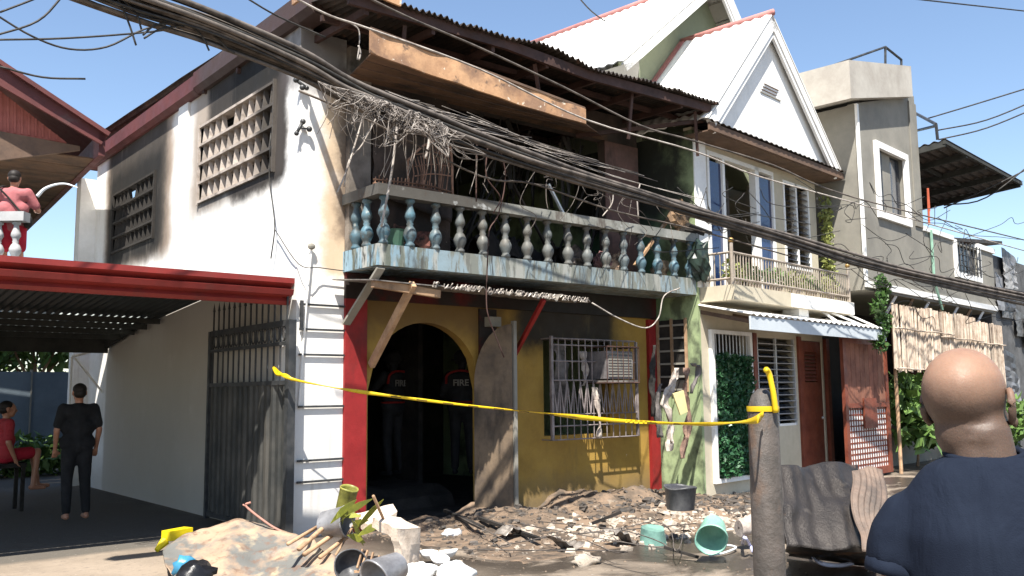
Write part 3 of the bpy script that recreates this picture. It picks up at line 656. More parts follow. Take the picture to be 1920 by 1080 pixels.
def slope(a,b,t0,t1,mt,name,up=.03,waves=.0):
    m=MB(QT)
    d=Vector((b[0]-a[0],0,b[1]-a[1]))
    n=Vector((-d.z,0,d.x)).normalized(); n=n if n.z>0 else -n
    L=t1-t0
    def f(u,v):
        t=t0+L*u; p=Vector((a[0],t,a[1]))+d*v+n*(up+waves*math.sin(t*2*math.pi/.2)); return p
    m.grid(f,max(2,int(L/.025)) if waves else 2,2,n*.02); return m.build(name,mt,ch)
slope(LB,AP,-.46,1.36,m_whiteroof,'gable_roof',.03,.012); slope(RB,AP,-.46,1.36,m_whiteroof,'gable_roof',.03,.012)
slope((.2,6.16),(AP[0],AP[1]),-.22,1.3,m_soffit,'gable_soffit',-.02); slope((3.95,6.18),AP,-.22,1.3,m_conc,'gable_soffit',-.02)
m=MB(QT); m.tube([(AP[0],-.48,AP[1]+.07),(AP[0],1.38,AP[1]+.07)],.06,8); m.build('ridge_cap',m_pinkridge,ch,True)
m=MB(QT); m.beam((LB[0],1.36,LB[1]+.07),(AP[0],1.36,AP[1]+.07),.10,.06); m.build('verge_cap',m_pinkridge,ch)
v_=qb(1.65,2.35,-.345,-.332,6.62,6.64).build('gable_vent',m_conc,ch)
for k in range(3): qb(1.7+.05*k,2.2+.05*k,-.345,-.332,6.68+k*.06,6.69+k*.06).build('vent_slot',m_purlin,v_)
# big gable behind
BA=(2.8,9.50); BL=(-.45,6.93); BR=(5.2,6.85); TB=.95
MB(QT).prism([(0.02,TB+.46,5.6),(4.4,TB+.46,5.6),(4.4,TB+.46,7.6),(2.8,TB+.46,9.35),(.02,TB+.46,7.2)],(0,.12,0)).build('rear_gable_wall',m_olive,ch)
rake(BL,BA,TB,.15); rake(BR,BA,TB,.20); rake((BR[0]-.2,BR[1]-.1),(BA[0],BA[1]-.24),TB+.02,.10)
slope(BL,BA,TB,6,m_whiteroof,'rear_gable_roof',.03,.012); slope(BR,BA,TB,6,m_whiteroof,'rear_gable_roof',.03,.012)
m=MB(QT); m.tube([(BA[0],TB,BA[1]+.07),(BA[0],6,BA[1]+.07)],.07,8); m.build('ridge_cap',m_pinkridge,ch,True)
# eave box of big gable
m=MB(QT); m.prism([(-.45,TB,6.90),(-.45,TB,6.7),(-.1,TB,6.62),(.02,TB,7.12)],(0,4.5,0)); m.build('eave_box',m_conc,ch)
qb(-.02,.0,TB,8,5.7,7.1).build('upper_side_wall',m_olive,ch)
for k in range(9):   # soffit boards on right slope
    a=Vector((BA[0]+.2+.26*k,0,BA[1]-.40-.288*k)); 
    MB(QT).prism([(a.x,TB+.06,a.z),(a.x+.235,TB+.06,a.z-.262),(a.x+.235,TB+.58,a.z-.262),(a.x,TB+.58,a.z)],(0,0,.02)).build('soffit_board',m_conc,ch)
# awning over street floor
m=MB(QT); m.grid(lambda u,v:(-.0+5.0*u,-.92+.92*v,2.72+.20*v+.016*math.sin(u*5*2*math.pi/.2)),220,2,(0,0,.01)); awn=m.build('awning',m_whiteroof,ch)
qb(0,5.0,-.90,-.87,2.50,2.70).build('awning_fascia',mat('grey_blue_fascia',(.50,.54,.57),(.42,.46,.49),ns=1),awn)
for k in range(6): MB(QT).beam((.1+k*.95,-.86,2.62),(.1+k*.95,-.0,2.82),.04,.06).build('awning_rafter',m_purlin,awn)
ac2=thing('outdoor_unit','small pale outdoor unit and pipe frame on the white awning','unit',Q(3,-.4,2.9)); qb(2.35,2.7,-.5,-.2,2.84,3.0).build('casing',m_whitetrim,ac2)
for a,b in (((3.2,-.8,2.76),(3.35,-.3,3.1)),((3.35,-.3,3.1),(4.1,-.85,2.75)),((4.2,-.3,3.1),(4.7,-.85,2.75)),((3.35,-.3,3.1),(4.2,-.3,3.1))): MB(QT).beam(a,b,.04,.03).build('strut',m_whitetrim,ac2)
# ground floor panels
hp=thing('hedge_panel','grille panel filled with dark green artificial hedge in a white frame','hedge panel',Q(.9,-.1,0))
for a,b,c,d in ((.28,.36,.2,2.56),(1.46,1.53,.2,2.56),(.36,1.46,2.50,2.56),(.36,1.46,.2,.27)): qb(a,b,-.06,.02,c,d).build('frame',m_whitetrim,hp)
for k in range(10): qt([(.44+k*.105,-.03,.27),(.44+k*.105,-.03,2.5)],.01,'bar',m_lightmetal,hp,5)
def leafmb(mb,c,size,nrm=None,elong=1.6):
    d=Vector((random.gauss(0,1),random.gauss(0,1),random.gauss(0,1))).normalized(); e=d.cross(Vector((random.gauss(0,1),random.gauss(0,1),random.gauss(0,1)))).normalized()
    c=Vector(c); b=len(mb.v)
    a=size*(.45+1.1*random.random()**2)*1.15
    for p in (c-d*a*elong*.5,c+e*a*.4+d*.05*a,c+d*a*elong*.5,c-e*a*.4): mb.v.append(tuple(p))
    mb.f.append((b,b+1,b+2,b+3))
m=MB()
for i in range(6500):
    s=random.uniform(.38,1.44); z=random.uniform(.28,2.16+.12*mn.noise(Vector((s*6,0,0)))); t=-.04-random.random()*.09-.05*mn.noise(Vector((s*5,z*5,0)))
    leafmb(m,Q(s,t,z),.045)
m.build('leaves',m_hedge,hp,kind='stuff')
qb(.38,1.44,.03,.06,.26,2.2).build('backing',m_hedge,hp)
for s in (1.60,3.20,4.32): qb(s,s+.12,-.04,.1,0,2.56).build('post',m_redwood,ch)
gw=qb(1.75,3.12,.0,.02,1.0,1.04).build('street_window',m_whitetrim,ch)
for s in (1.78,2.42,3.08): qb(s-.02,s+.02,-.01,.03,1.0,2.5).build('mullion',m_lightmetal,gw)
for k in range(13): z=1.1+k*.108; qt([(1.76,-.02,z),(3.11,-.02,z)],.008,'bar',m_lightmetal,gw,5)
for k in range(13):
    for a,b in ((1.80,2.40),(2.44,3.06)): z=1.08+k*.108; MB(QT).prism([(a,.05,z),(b,.05,z),(b,.11,z+.07),(a,.11,z+.07)],(0,.004,.006)).build('louver',m_darkglass,gw)
dr=thing('brown_door','red brown wooden door with louvred upper half','door',Q(3.8,0,0))
wall(QT,3.36,4.18,.06,2.49,.02,.06,[(3.52,4.02,1.75,2.3)]).build('panel',m_redwood,dr)
for k in range(8): MB(QT).prism([(3.52,.02,1.77+k*.067),(4.02,.02,1.77+k*.067),(4.02,.055,1.82+k*.067),(3.52,.055,1.82+k*.067)],(0,.003,.008)).build('slat',m_redwood,dr)
MB(QT).ball((4.10,-.01,1.1),.03).build('knob',m_lightmetal,dr,True)
# lattice gate
lg=thing('lattice_gate','brown wooden gate with plank top and pale lattice below','gate',Q(5.5,-.35,0))
g0,g1,gt_=3.72,5.68,-.62
for a,b,c,d in ((g0,g0+.13,.05,2.56),(g1-.13,g1,.05,2.56),(g0+.13,g1-.13,2.44,2.56),(g0+.13,g1-.13,.05,.18),(g0+.13,g1-.13,1.28,1.36)): qb(a,b,gt_,gt_+.06,c,d).build('frame',m_redwood,lg)
for k in range(9):
    a=g0+.14+k*.196; qb(a,a+.185,gt_+.015,gt_+.035,1.36,2.44).build('plank',mat('weathered_red_plank_%d'%k,(.24+.04*random.random(),.11,.07),(.15,.06,.04),ns=4),lg)
for k in range(17): a=g0+.15+k*.105; qb(a,a+.030,gt_+.030,gt_+.036,.18,1.28).build('lattice_slat',m_redwood,lg)
for k in range(11): z=.24+k*.1; qb(g0+.13,g1-.13,gt_+.037,gt_+.041,z,z+.026).build('lattice_slat',m_redwood,lg)
qb(g0+.13,g1-.13,gt_+.043,gt_+.05,.18,1.27).build('backing',m_whitetrim,lg)
qb(g0+.75,g0+1.3,gt_-.02,gt_+.01,.9,1.45).build('mail_plate',m_redwood,lg)
# lean-to wall behind gate and under grey building
dk=thing('lean_to','dark open lean-to under the grey concrete building','lean-to',Q(7,2,0))
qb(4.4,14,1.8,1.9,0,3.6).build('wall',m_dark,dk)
# ================================================================ GREY BUILDING
gb=thing('grey_building','tall bare grey concrete building with white framed window and sloping roof slab','building',Q(7,2,3))
G=-.71
gw_=wall(QT,4.62,7.75,3.6,7.0,G,G+.15,[(5.48,6.93,5.02,6.33)])
gw_.prism([(4.62,G,7.0),(7.75,G,7.0),(7.75,G,7.9),(4.62,G,7.02)],(0,.15,0)); gw_.build('front_wall',m_conc,gb)
MB(QT).prism([(4.62,G+.15,3.6),(4.62,6,3.6),(4.62,6,7.0),(4.62,G+.15,7.0)],(.12,0,0)).build('side_wall',m_conc,gb)
qb(7.62,7.75,G+.15,6,3.6,7.8).build('side_wall',m_conc,gb)
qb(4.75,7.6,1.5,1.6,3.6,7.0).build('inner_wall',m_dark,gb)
qb(4.62,12.5,G,5,3.45,3.6).build('floor_slab',m_conc,gb)
qb(4.60,12.5,G-.04,G-.002,3.50,3.62).build('floor_trim',m_whitetrim,gb)
qb(4.58,4.66,G-.05,G-.002,3.62,7.0).build('corner_trim',m_whitetrim,gb)
qb(7.35,7.75,G-.03,G-.002,5.0,7.7).build('corner_column',m_conc,gb)
wf=qb(5.38,5.52,G-.06,G+.02,4.92,6.45).build('window_frame',m_whitetrim,gb)
for a,b,c,d in ((6.90,7.04,4.92,6.45),(5.52,6.90,6.32,6.45),(5.52,6.90,4.92,5.05)): qb(a,b,G-.06,G+.02,c,d).build('frame',m_whitetrim,wf)
qb(5.52,6.90,G+.1,G+.12,5.05,6.32).build('pane',m_darkglass,wf); qb(5.9,6.35,G+.07,G+.09,5.05,6.32).build('curtain',m_conc,wf); qb(5.8,5.86,G+.04,G+.07,5.05,6.32).build('mullion',m_steel,wf)
m=MB(QT); m.prism([(4.0,-.9,6.93),(7.15,-.9,7.70),(7.15,-.9,8.36),(4.0,-.9,7.66)],(0,7,0)); m.build('roof_slab',mat('pale_cement_slab',(.45,.42,.37),(.34,.31,.27),ns=1.5),gb)
# lower right wing with sloping parapet
gw2=MB(QT); wall(QT,7.75,12.5,3.6,4.95,G,G+.15,[(9.75,11.3,4.25,4.9)],gw2); gw2.build('wing_wall',m_conc,gb)
qb(7.75,9.6,G-.04,G+.12,4.95,5.05).build('coping',m_whitetrim,gb); qb(11.3,12.6,G-.04,G+.12,4.95,5.07).build('coping',m_whitetrim,gb)
w3=qb(9.6,9.75,G-.05,G,4.12,4.98).build('wing_window_frame',m_whitetrim,gb); qb(11.3,11.42,G-.05,G,4.12,4.98).build('frame',m_whitetrim,w3); qb(9.75,11.3,G-.05,G,4.12,4.25).build('sill',m_whitetrim,w3)
qb(9.75,11.3,G+.08,G+.1,4.25,4.95).build('pane',m_darkglass,w3)
for k in range(7): qt([(9.8+k*.24,G-.08,4.22),(9.8+k*.24,G-.08,4.95)],.014,'grille_bar',m_steel,w3,5)
for z in (4.4,4.65,4.9): qt([(9.75,G-.08,z),(11.3,G-.08,z)],.012,'grille_bar',m_steel,w3,5)
MB(QT).tube([(8.06,G-.06,7.4-2.0),(8.06,G-.06,5.9),(8.0,G-.06,5.1)],.025,6).build('red_downpipe',mat('orange_red_pipe',(.45,.10,.05),rough=.5),gb)
MB(QT).tube([(8.12,G-.05,5.0),(8.12,G-.05,3.9),(8.5,G-.05,3.3)],.03,6).build('green_hose',mat('green_hose',(.25,.42,.32),rough=.5),gb)
# underside brackets
for k in range(7): MB(QT).beam((6.2+k*.9,G+.05,3.45),(6.0+k*.9,G+.3,2.9),.06,.05).build('bracket',m_wood if k%2 else m_whitetrim,gb)
# side canopy
Fz=6.83; cn=thing('roof_canopy','corrugated canopy on dark steel frame jutting from the grey building','canopy',Q(10,-1,7))
B_=Vector((8.0,-1.29,Fz)); C_=Vector((13.4,-1.29,Fz+.0))
MB(QT).grid(lambda u,v:(7.8+5.6*u,-1.29+3.2*v,Fz-.30*v+.02*math.sin(v*3.2*2*math.pi/.2)),4,130,(0,0,.01)).build('sheet',m_corr,cn)
for k in range(5): s=7.85+k*1.36; MB(QT).beam((s,-1.25,Fz-.08),(s,1.9,Fz-.38),.08,.13).build('rafter',m_cpb,cn)
for k in range(4): t=-1.25+k*1.0; MB(QT).beam((7.8,t,Fz-.05-.094*(t+1.25)),(13.4,t,Fz-.05-.094*(t+1.25)),.06,.08).build('purlin',m_cpb,cn)
MB(QT).box(7.8,10.2,.4,1.6,5.85,6.5).build('duct',m_conc,cn)
# pipe railings on roofs
pr=thing('roof_railing','thin black pipe frame on top of the sloping roof slab','railing',Q(6,-1,8))
pts=[(4.0,-1.2,7.65),(7.0,-1.2,8.95),(7.6,1.2,8.95)]
rp=lambda x,y,t=.3: atQ(x,y,t)
for a,b in ((rp(1490,148,.8),rp(1660,88)),(rp(1660,88),rp(1690,112)),(rp(1660,88),rp(1660,130)),(rp(1690,112),rp(1690,135)),(rp(1545,128,.6),rp(1545,160,.6))): MB().tube([a,b],.03,6).build('pipe',m_steel,pr)
pr=thing('canopy_railing','thin dark pipe frame above the corrugated canopy','railing',Q(9,-1,7))
for a,b in ((rp(1712,210,.4),rp(1755,233,-.8)),(rp(1755,233,-.8),rp(1758,262,-.8)),(rp(1714,246,.4),rp(1755,236,-.8))): MB().tube([a,b],.035,6).build('pipe',m_steel,pr)
# ---------------------------------------------------------------- bamboo fence
BFt=-.74
bf=thing('bamboo_fence','tall screen of bleached upright bamboo slats under the grey building','fence',Q(10,-.3,2))
random.seed(11)
slm=[]
for k in range(5):
    w_=.028+.005*k; m=MB(); m.grid(lambda u,v:(w_*(u-.5)+.006*math.sin(v*4+k),-.018*math.cos((u-.5)*3.0)+.008*math.sin(v*3+k),v),4,6,(0,.012,0)); slm.append(m.mesh('bamboo_slat',m_bamboo))
s=5.72; n=0
while s<12.7 and n<170:
    k=random.randrange(5); z0=1.98+random.uniform(-.05,.05)+.02*(s-6.6); z1=3.25+.05*mn.noise(Vector((s*1.5,0,0)))+random.uniform(-.02,.02)
    if s>10.6: z1-=.1; z0-=.5
    inst('bamboo_slat',slm[k],bf,Q(s,BFt-.02+random.uniform(-.012,.012),z0),rot=(R(random.uniform(-1,1)),R(random.uniform(-1.6,1.6)),A65),sc=(1,1,z1-z0))
    s+=.048+.010*random.random()+(.02 if random.random()<.06 else 0); n+=1
for z,a,b in ((2.78,5.7,9.0),(2.70,8.2,11.0),(2.66,10.6,12.7),(2.0,5.7,8.3)):
    MB(QT).tube(cat_rom([(a+(b-a)*i/6,BFt-.07,z+.010*math.sin(i*2)) for i in range(7)],4),.016,7).build('cross_pole',m_bamboo,bf,True)
# low wall + plants under the fence
for s in (5.9,8.3,10.6,12.5): MB(QT).tube([(s,BFt+.06,0),(s,BFt+.06,3.1)],.035,7).build('support_pole',m_wood,bf)
lw=qb(6.6,14.5,.1,.25,0,1.5).build('garden_wall',m_conc); tag(lw,'low grey wall behind the leafy plants','wall')
def plant(name,label,cat,cs,rad,n,size,mt,trunk=None,group=None):
    e=thing(name,label,cat,cs[0],group); m=MB()
    for i in range(n):
        c=Vector(random.choice(cs)); v=Vector((random.gauss(0,1),random.gauss(0,1),random.gauss(0,1))); v=v.normalized()*rad*random.random()**.4
        leafmb(m,c+v,size)
    m.build('foliage',mt,e,kind='stuff')
    if trunk:
        m=MB(); [m.tube(t,r1,6,r2_) for t,r1,r2_ in trunk]; m.build('stems',m_wood,e)
    return e
random.seed(5)
plant('leafy_shrub','broad leaved green shrub below the bamboo screen beside the gate','plant',[Q(6.6+.35*i,-.5,1.55-.12*(i%3)) for i in range(6)]+[Q(6.8+.3*i,-.6,.8) for i in range(6)],.42,900,.20,m_leafl,[([Q(7.8,-.3,0),Q(7.9,-.4,1.5)],.03,.01)])
plant('weed_patch','tall green weeds behind the bald man near the picture edge','plant',[Q(10.5+.5*i,-.7,.6+.2*(i%3)) for i in range(7)],.5,1500,.12,m_leafl)
plant('hanging_vine','yellow green vine hanging at the right end of the cream house','vine',[Q(4.42,-.12,5.2-.13*i) for i in range(16)],.13,700,.06,m_leafy)
plant('climbing_vine','dark green vine climbing past the awning end beside the bamboo','vine',[atQ(1652+6*math.sin(i),528+i*10,-.88) for i in range(13)],.14,1000,.06,m_leaf)
for i,(s,mt,lab) in enumerate(((.55,m_leafy,'tall yellow green balcony plant nearest the burnt house'),(1.2,m_leaf,'dark green balcony plant second from the left post'),(1.9,m_leafl,'light green balcony plant in front of the second blue pane'),(2.6,m_leafy,'yellowish balcony plant below the cream wall between openings'),(3.2,m_leafl,'light green balcony plant below the jalousie window'),(3.9,m_leafy,'bushy yellow green balcony plant at the right end'))):
    e=plant('potted_plant',lab,'plant',[Q(s,-.33,3.42),Q(s+.15,-.33,3.45),Q(s-.12,-.33,3.5)],.16,260,.05,mt,group='plants along the cream house balcony')
    MB(QT).lathe([(.08,3.2),(.11,3.34),(.12,3.35)],(s,-.33,0),10).build('pot',m_ragl,e)
# ---------------------------------------------------------------- far right shacks
sh=thing('dark_roofed_shack','brown shack with a wide dark roof behind the grey building','shack',Q(14,3,0))
m=MB(QT); m.prism([(10.8,.8,5.35),(19,.8,6.1),(19,.8,6.2),(10.8,.8,5.45)],(0,4,0)); m.build('roof',m_corr,sh)
qb(11.8,19,1.2,1.3,0,5.9).build('wall',mat('red_brown_boards',(.18,.07,.045),(.1,.04,.03),ns=2),sh)
sh=thing('tin_roofed_house','small pale tin roof showing beside the orange pipe','house',Q(9,3,0)); m=MB(QT); m.prism([(8.0,2.5,5.9),(10.6,2.5,5.55),(10.6,2.5,5.9),(8.0,2.5,6.4)],(0,3,0)); m.build('roof',m_ashmetal,sh)
qb(8.2,10.4,2.6,5,0,5.55).build('wall',m_conc,sh)
js=thing('patched_shack','grey patched shack of tarpaulin and tin sheets past the grey building','shack',Q(14,-.5,0))
random.seed(21)
qb(12.75,17,-.55,1,0,5.0).build('wall',mat('dark_tin_wall',(.12,.12,.12),(.06,.06,.06),ns=2),js)
for k in range(16):
    s=12.8+random.random()*3.4; z=1.2+random.random()*3.2; w_=.5+.7*random.random(); h_=.4+.7*random.random(); cc=random.choice([(.22,.22,.23),(.12,.12,.12),(.30,.29,.28),(.06,.06,.065),(.16,.16,.17)])
    m=MB(QT); m.grid(lambda u,v:(s+w_*u+.05*mn.noise(Vector((u*3,v*3,k))),-.60-.02*k/3-.05*abs(mn.noise(Vector((u*3+k,v*4,0)))),z+h_*v-.15*u*v),8,8,(0,.01,0)); m.build('patch_sheet',mat('patch_%d'%k,cc,ns=3,rough=.5),js)
# ================================================================ LEFT RED HOUSE
AR=R(-3.8); KR=atX(203,254,-.5); RXD=Vector((math.cos(AR),math.sin(AR),0)); RYD=Vector((-math.sin(AR),math.cos(AR),0))
def RQ(p): return KR+RXD*p[0]+RYD*p[1]+Vector((0,0,p[2]))
def atR(x,y,t=0):
    d=ray(x,y); p0=KR+RYD*t; P=CAM+d*((p0-CAM).dot(RYD)/d.dot(RYD)); return ((P-KR).dot(RXD),t,P.z-KR.z)
rh=thing('red_gabled_house','maroon gabled house with wide eaves and white balustrade balcony','house',RQ((-3,3,-6)))
a0=Vector(atR(-60,80)); a1=Vector((0,0,0))
a0b=Vector(atR(-60,125)); a1b=Vector(atR(190,270))
m=MB(RQ); m.prism([a1,a0,a0b,a1b],(0,.06,0)); m.build('rake_board',m_maroon,rh)
m=MB(RQ); m.beam(a1+Vector((0,-.06,.0)),a0+Vector((0,-.06,0)),.08,.07); m.build('rake_cap',m_maroon,rh)
m=MB(RQ); m.beam(a1b+Vector((0,-.04,.0)),a0b+Vector((0,-.04,0)),.06,.05); m.build('rake_trim',m_maroon,rh)
gtb=[Vector(atR(x,y,.35)) for x,y in ((-60,120),(0,170),(126,268),(0,248),(-60,240))]
m_siding=mat('maroon_siding',(.40,.13,.10),(.30,.09,.07),ns=2)
m=MB(RQ); m.prism(gtb,(0,.04,0)); m.build('gable_panel',m_siding,rh)
for i in range(13):   # siding battens
    x=-50+i*13; yt=120+(x+60)*.8 if x<0 else 170+x*.78; yb=245+max(0,x)*.16
    if yb-yt<6: continue
    p=Vector(atR(x,yt,.34)); q=Vector(atR(x,yb,.34)); MB(RQ).beam(p,q,.03,.015,(0,1,0)).build('siding_batten',m_siding,rh)
bb=[Vector(atR(x,y,.30)) for x,y in ((-60,236),(0,246),(150,274),(150,282),(0,300),(-60,300))]
zs=min(p.z for p in bb)
m=MB(RQ); m.prism(bb,(0,.06,0)); m.build('tie_board',m_purlin,rh)
# roof slope (right) and soffit
sl_=(a0-a1)
m=MB(RQ); m.prism([a1,a0,a0+Vector((0,0,.06)),a1+Vector((0.0,0,.06))],(0,9,0)); m.build('roof',m_maroon,rh)
so_=MB(RQ)
for i in range(12): 
    t=.4+i*.7; MB(RQ).box(-4,-.12,t,t+.67,-.34,-.32).build('soffit_board',m_soffit,rh)
MB(RQ).box(-.14,-.04,0,9,-.36,.02).build('eave_board',m_maroon,rh)
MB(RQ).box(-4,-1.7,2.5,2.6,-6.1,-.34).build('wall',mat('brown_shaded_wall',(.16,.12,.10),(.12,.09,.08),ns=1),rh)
# balcony
bz=3.50; D1=12.6
pL=atD(-80,484,D1); pR=atD(46,484,D1); pL.z=pR.z=bz
Ld=(pR-pL).normalized()
m_gbr=mat('shaded_grey_balustrade',(.40,.40,.40),(.30,.30,.30),ns=2)  # white balustrade greyed, the shade on it put into the colour
BT=lambda p: pR+Ld*p[0]+Vector((-Ld.y,Ld.x,0))*p[1]+Vector((0,0,p[2]))
MB(BT).box(-3,.0,-.1,3,-.2,.0).build('balcony',m_whitetrim,rh)
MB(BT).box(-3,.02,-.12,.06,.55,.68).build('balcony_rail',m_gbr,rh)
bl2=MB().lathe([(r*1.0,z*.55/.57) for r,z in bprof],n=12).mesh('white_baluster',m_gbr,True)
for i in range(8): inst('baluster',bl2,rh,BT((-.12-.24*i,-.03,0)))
# ================================================================ beyond the carport
fn=thing('rear_fence_wall','blue grey panelled wall in the shade beyond the carport','wall',(-4,13,0))
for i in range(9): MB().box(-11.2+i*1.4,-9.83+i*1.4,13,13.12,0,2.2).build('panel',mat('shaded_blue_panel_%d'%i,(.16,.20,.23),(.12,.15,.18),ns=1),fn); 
for i in range(9): MB().box(-9.83+i*1.4,-9.8+i*1.4,12.97,13.14,0,2.25).build('post',m_conc,fn)
random.seed(9)
def tree(x,y,h,r,mt,label,n=2600,leaf=.16):
    e=thing('broadleaf_tree',label,'tree',(x,y,0),'trees behind the rear wall')
    m=MB(); m.tube(cat_rom([(x,y,0),(x+.1,y,h*.35),(x-.05,y,h*.7)],4),.12,7,.05)
    for k in range(5): a=k*1.3; m.tube([(x,y,h*.45),(x+r*.6*math.cos(a),y+r*.5*math.sin(a),h*.8)],.05,5,.015)
    m.build('trunk',m_wood,e)
    m=MB(); cs=[(x+random.gauss(0,r*.45),y+random.gauss(0,r*.4),h*.78+random.gauss(0,r*.35)) for _ in range(16)]
    for i in range(n):
        c=Vector(random.choice(cs)); v=Vector((random.gauss(0,1),random.gauss(0,1),random.gauss(0,1))).normalized()*r*.42*random.random()**.5
        leafmb(m,c+v,leaf)
    m.build('crown',mt,e)
tree(-2.2,15.5,3.9,1.7,m_leaf,'dark bushy tree behind the rear wall left of the others')
tree(.6,15.8,4.1,1.9,m_leafl,'lighter leaved tree behind the rear wall near the white house')
tree(-5.2,16.5,4.2,2.0,m_leaf,'tree behind the rear wall at the picture edge')
plant('low_shrub','low green shrubs in the shade along the rear wall','plant',[(-2.6+.5*i,11.5+.2*(i%2),.4) for i in range(8)],.5,2200,.12,m_leafl)
lo=MB().box(-1.55,-1.35,9.5,9.7,0,1.5); tag(lo.build('wooden_post',m_black),'dark upright post in the shade beyond the carport','post')
# ================================================================ CABLES
def wire(name,pts,r,mt,smooth=5,n=5):
    L=pts if isinstance(pts[0][0],(list,tuple,Vector)) else [pts]
    m=MB()
    for ps in L: m.tube(cat_rom(ps,smooth) if len(ps)>2 else ps,r,n)
    return m.build(name,mt,None,True)
random.seed(13)
BP=[(-150,-150),(100,-60),(250,-5),(400,48),(560,116),(640,158),(700,188),(800,228),(900,266),(1000,302),(1100,335),(1200,366),(1300,396),(1400,426),(1500,456),(1600,486),(1700,512),(1800,536),(1920,560),(2050,585)]
def bpath(off0,off1,yo,lump_=0):
    out=[]
    for i,(x,y) in enumerate(BP):
        k=min(1,max(0,(x-200)/1000.)); o=(off0*(1-k)+off1*k)*(1+.3*math.exp(-((x-900)/220.)**2))+(6*mn.noise(Vector((x*.013,off0,0))))
        p=atY(x,y,-2.0); s=(p-CAM).length/F
        out.append(p+Vector((0,yo*(1-.7*k),-(o+lump_*math.sin(i*1.7+off0))*s*1.0)))
    return out
GB='cables of the thick overhead bundle'
for i in range(26):
    o0=-24+i*2.3+random.uniform(-1,1); o1=-8+i*.62+random.uniform(-.6,.6)
    w_=wire('overhead_cable',bpath(o0,o1,random.uniform(-.12,.12),random.uniform(.3,1.8)),random.choice([.012,.016,.020,.026]),m_cable if i%3==0 else m_cablegrey,5)
    tag(w_,'overhead cable strung in the thick bundle across the burnt house front','cable',GB)
def tagw(pts,r,lab,mt=m_cable,group=None): return tag(wire('service_wire',pts,r,mt),lab,'wire',group)
P_=lambda L,Y: [atY(x,y,Y) for x,y in L]
tagw(P_([(500,-30),(560,0),(620,30),(695,55),(900,130),(1100,225),(1300,283),(1420,330),(1600,380),(1920,470)],-1.6),.012,'upper pale wire running parallel above the main bundle past the tan board',m_ashwire)
tagw(P_([(620,-40),(760,30),(900,90),(1060,165),(1200,235),(1300,264),(1450,310),(1600,370),(1920,450)],-1.5),.014,'thick dark wire crossing just below the burnt eave',m_cablegrey)
tagw(P_([(560,170),(700,230),(900,330),(1000,345),(1150,395),(1300,430),(1480,480)],-1.7),.012,'dark wire sagging under the main bundle at mid front',m_cablegrey)
for L,lab in (([(0,23),(60,0),(120,-25)],'short black wire cutting the top left corner of the sky'),([(-20,70),(70,40),(120,-10)],'black wire curving up through the top left sky'),([(-20,20),(60,68),(130,92),(200,88),(270,55),(330,42)],'black wire looping low across the left sky'),([(-20,75),(120,72),(260,62),(360,50)],'nearly level black wire in the left sky'),
   ([(0,125),(80,145),(160,148)],'thin grey wire just over the red roof')):
    tagw(P_(L,-1.0),.010,lab)
loops=[[(218,-10),(240,40),(255,85)],[(225,5),(262,30),(300,38),(330,45)],[(232,0),(255,25),(265,55)],[(268,66),(290,48),(330,40)],[(270,72),(300,55),(345,48)],[(360,50),(380,70),(392,95)],[(400,65),(425,90),(440,100)]]
tag(wire('loose_wires',[P_(l,-2) for l in loops],.009,m_cable),'tuft of short loose wires curling off the bundle against the sky','wires',kind='stuff')
tagw(P_([(1080,-10),(1120,30),(1190,70)],3),.015,'thin wire over the far white gable')
tagw(P_([(460,-5),(520,30),(610,70)],-1.2),.010,'thin wire reaching the burnt roof corner')
for i,L in enumerate(([(1740,222),(1830,195),(1960,155)],[(1755,245),(1850,225),(1960,180)],[(1760,262),(1850,240),(1960,195)],[(1770,385),(1850,370),(1960,285)],[(1770,390),(1860,350),(1960,300)])):
    tagw([atD(x,y,22) for x,y in L],.018,['highest of the thin wires in the right sky','middle thin wire in the right sky','lower of the three parallel wires in the right sky','sagging wire under the corrugated canopy','faint wire rising beyond the canopy'][i])
tagw([atY(x,y,-2.6) for x,y in ((1560,-20),(1750,2),(1960,25))],.014,'wire crossing the top right corner of the sky')
# tangle over grey building
random.seed(17); L=[]
for i in range(34):
    x=random.uniform(1530,1860); y=random.uniform(360,560); ps=[]
    for k in range(6): ps.append(atY(x,y,-1.75)); x+=random.uniform(-15,55); y+=random.uniform(-22,34)
    L.append(ps)
tag(wire('tangled_wires',L,.0065,m_cable),'loose tangle of thin wires in front of the grey building','wires',kind='stuff')
L=[]
for i in range(16):
    x=random.uniform(1240,1500); y0_=random.uniform(330,430); L.append([atY(x,y0_,-1.8),atY(x+random.uniform(-20,60),y0_+random.uniform(10,60),-1.8),atY(x+random.uniform(40,140),y0_+random.uniform(30,60),-1.8)])
tag(wire('slack_wires',L,.006,m_cable),'slack thin wires hanging below the bundle before the cream house','wires',kind='stuff')
# ash wire nest
random.seed(19); L=[];L2=[];L3=[]
nodes=[]
for i in range(110):
    x=random.gauss(745,62); y=204+(x-745)*.33+abs(random.gauss(0,32))-8; nodes.append((x,y,-2.25+random.uniform(-.15,.15)))
for i in range(520):
    a_=random.choice(nodes); b_=min(random.sample(nodes,9),key=lambda q:(q[0]-a_[0])**2+(q[1]-a_[1])**2 if q!=a_ else 1e9)
    if a_==b_: continue
    sg=random.uniform(0,10); A=Vector(atY(*a_)); B=Vector(atY(*b_)); 
    pts=[A]+[A.lerp(B,k/4)+Vector((random.uniform(-.02,.02),random.uniform(-.02,.02),-.004*sg*math.sin(math.pi*k/4)+random.uniform(-.015,.015))) for k in (1,2,3)]+[B]
    (L,L2,L3)[i%3].append(pts)
tag(wire('wire_nest',L,.0030,m_ashwire),'nest of ash white melted wires clumped on the cable bundle','wires',kind='stuff')
tag(wire('wire_nest',L2,.0045,m_cablegrey),'nest of grey burnt wires mixed into the cable bundle','wires',kind='stuff')
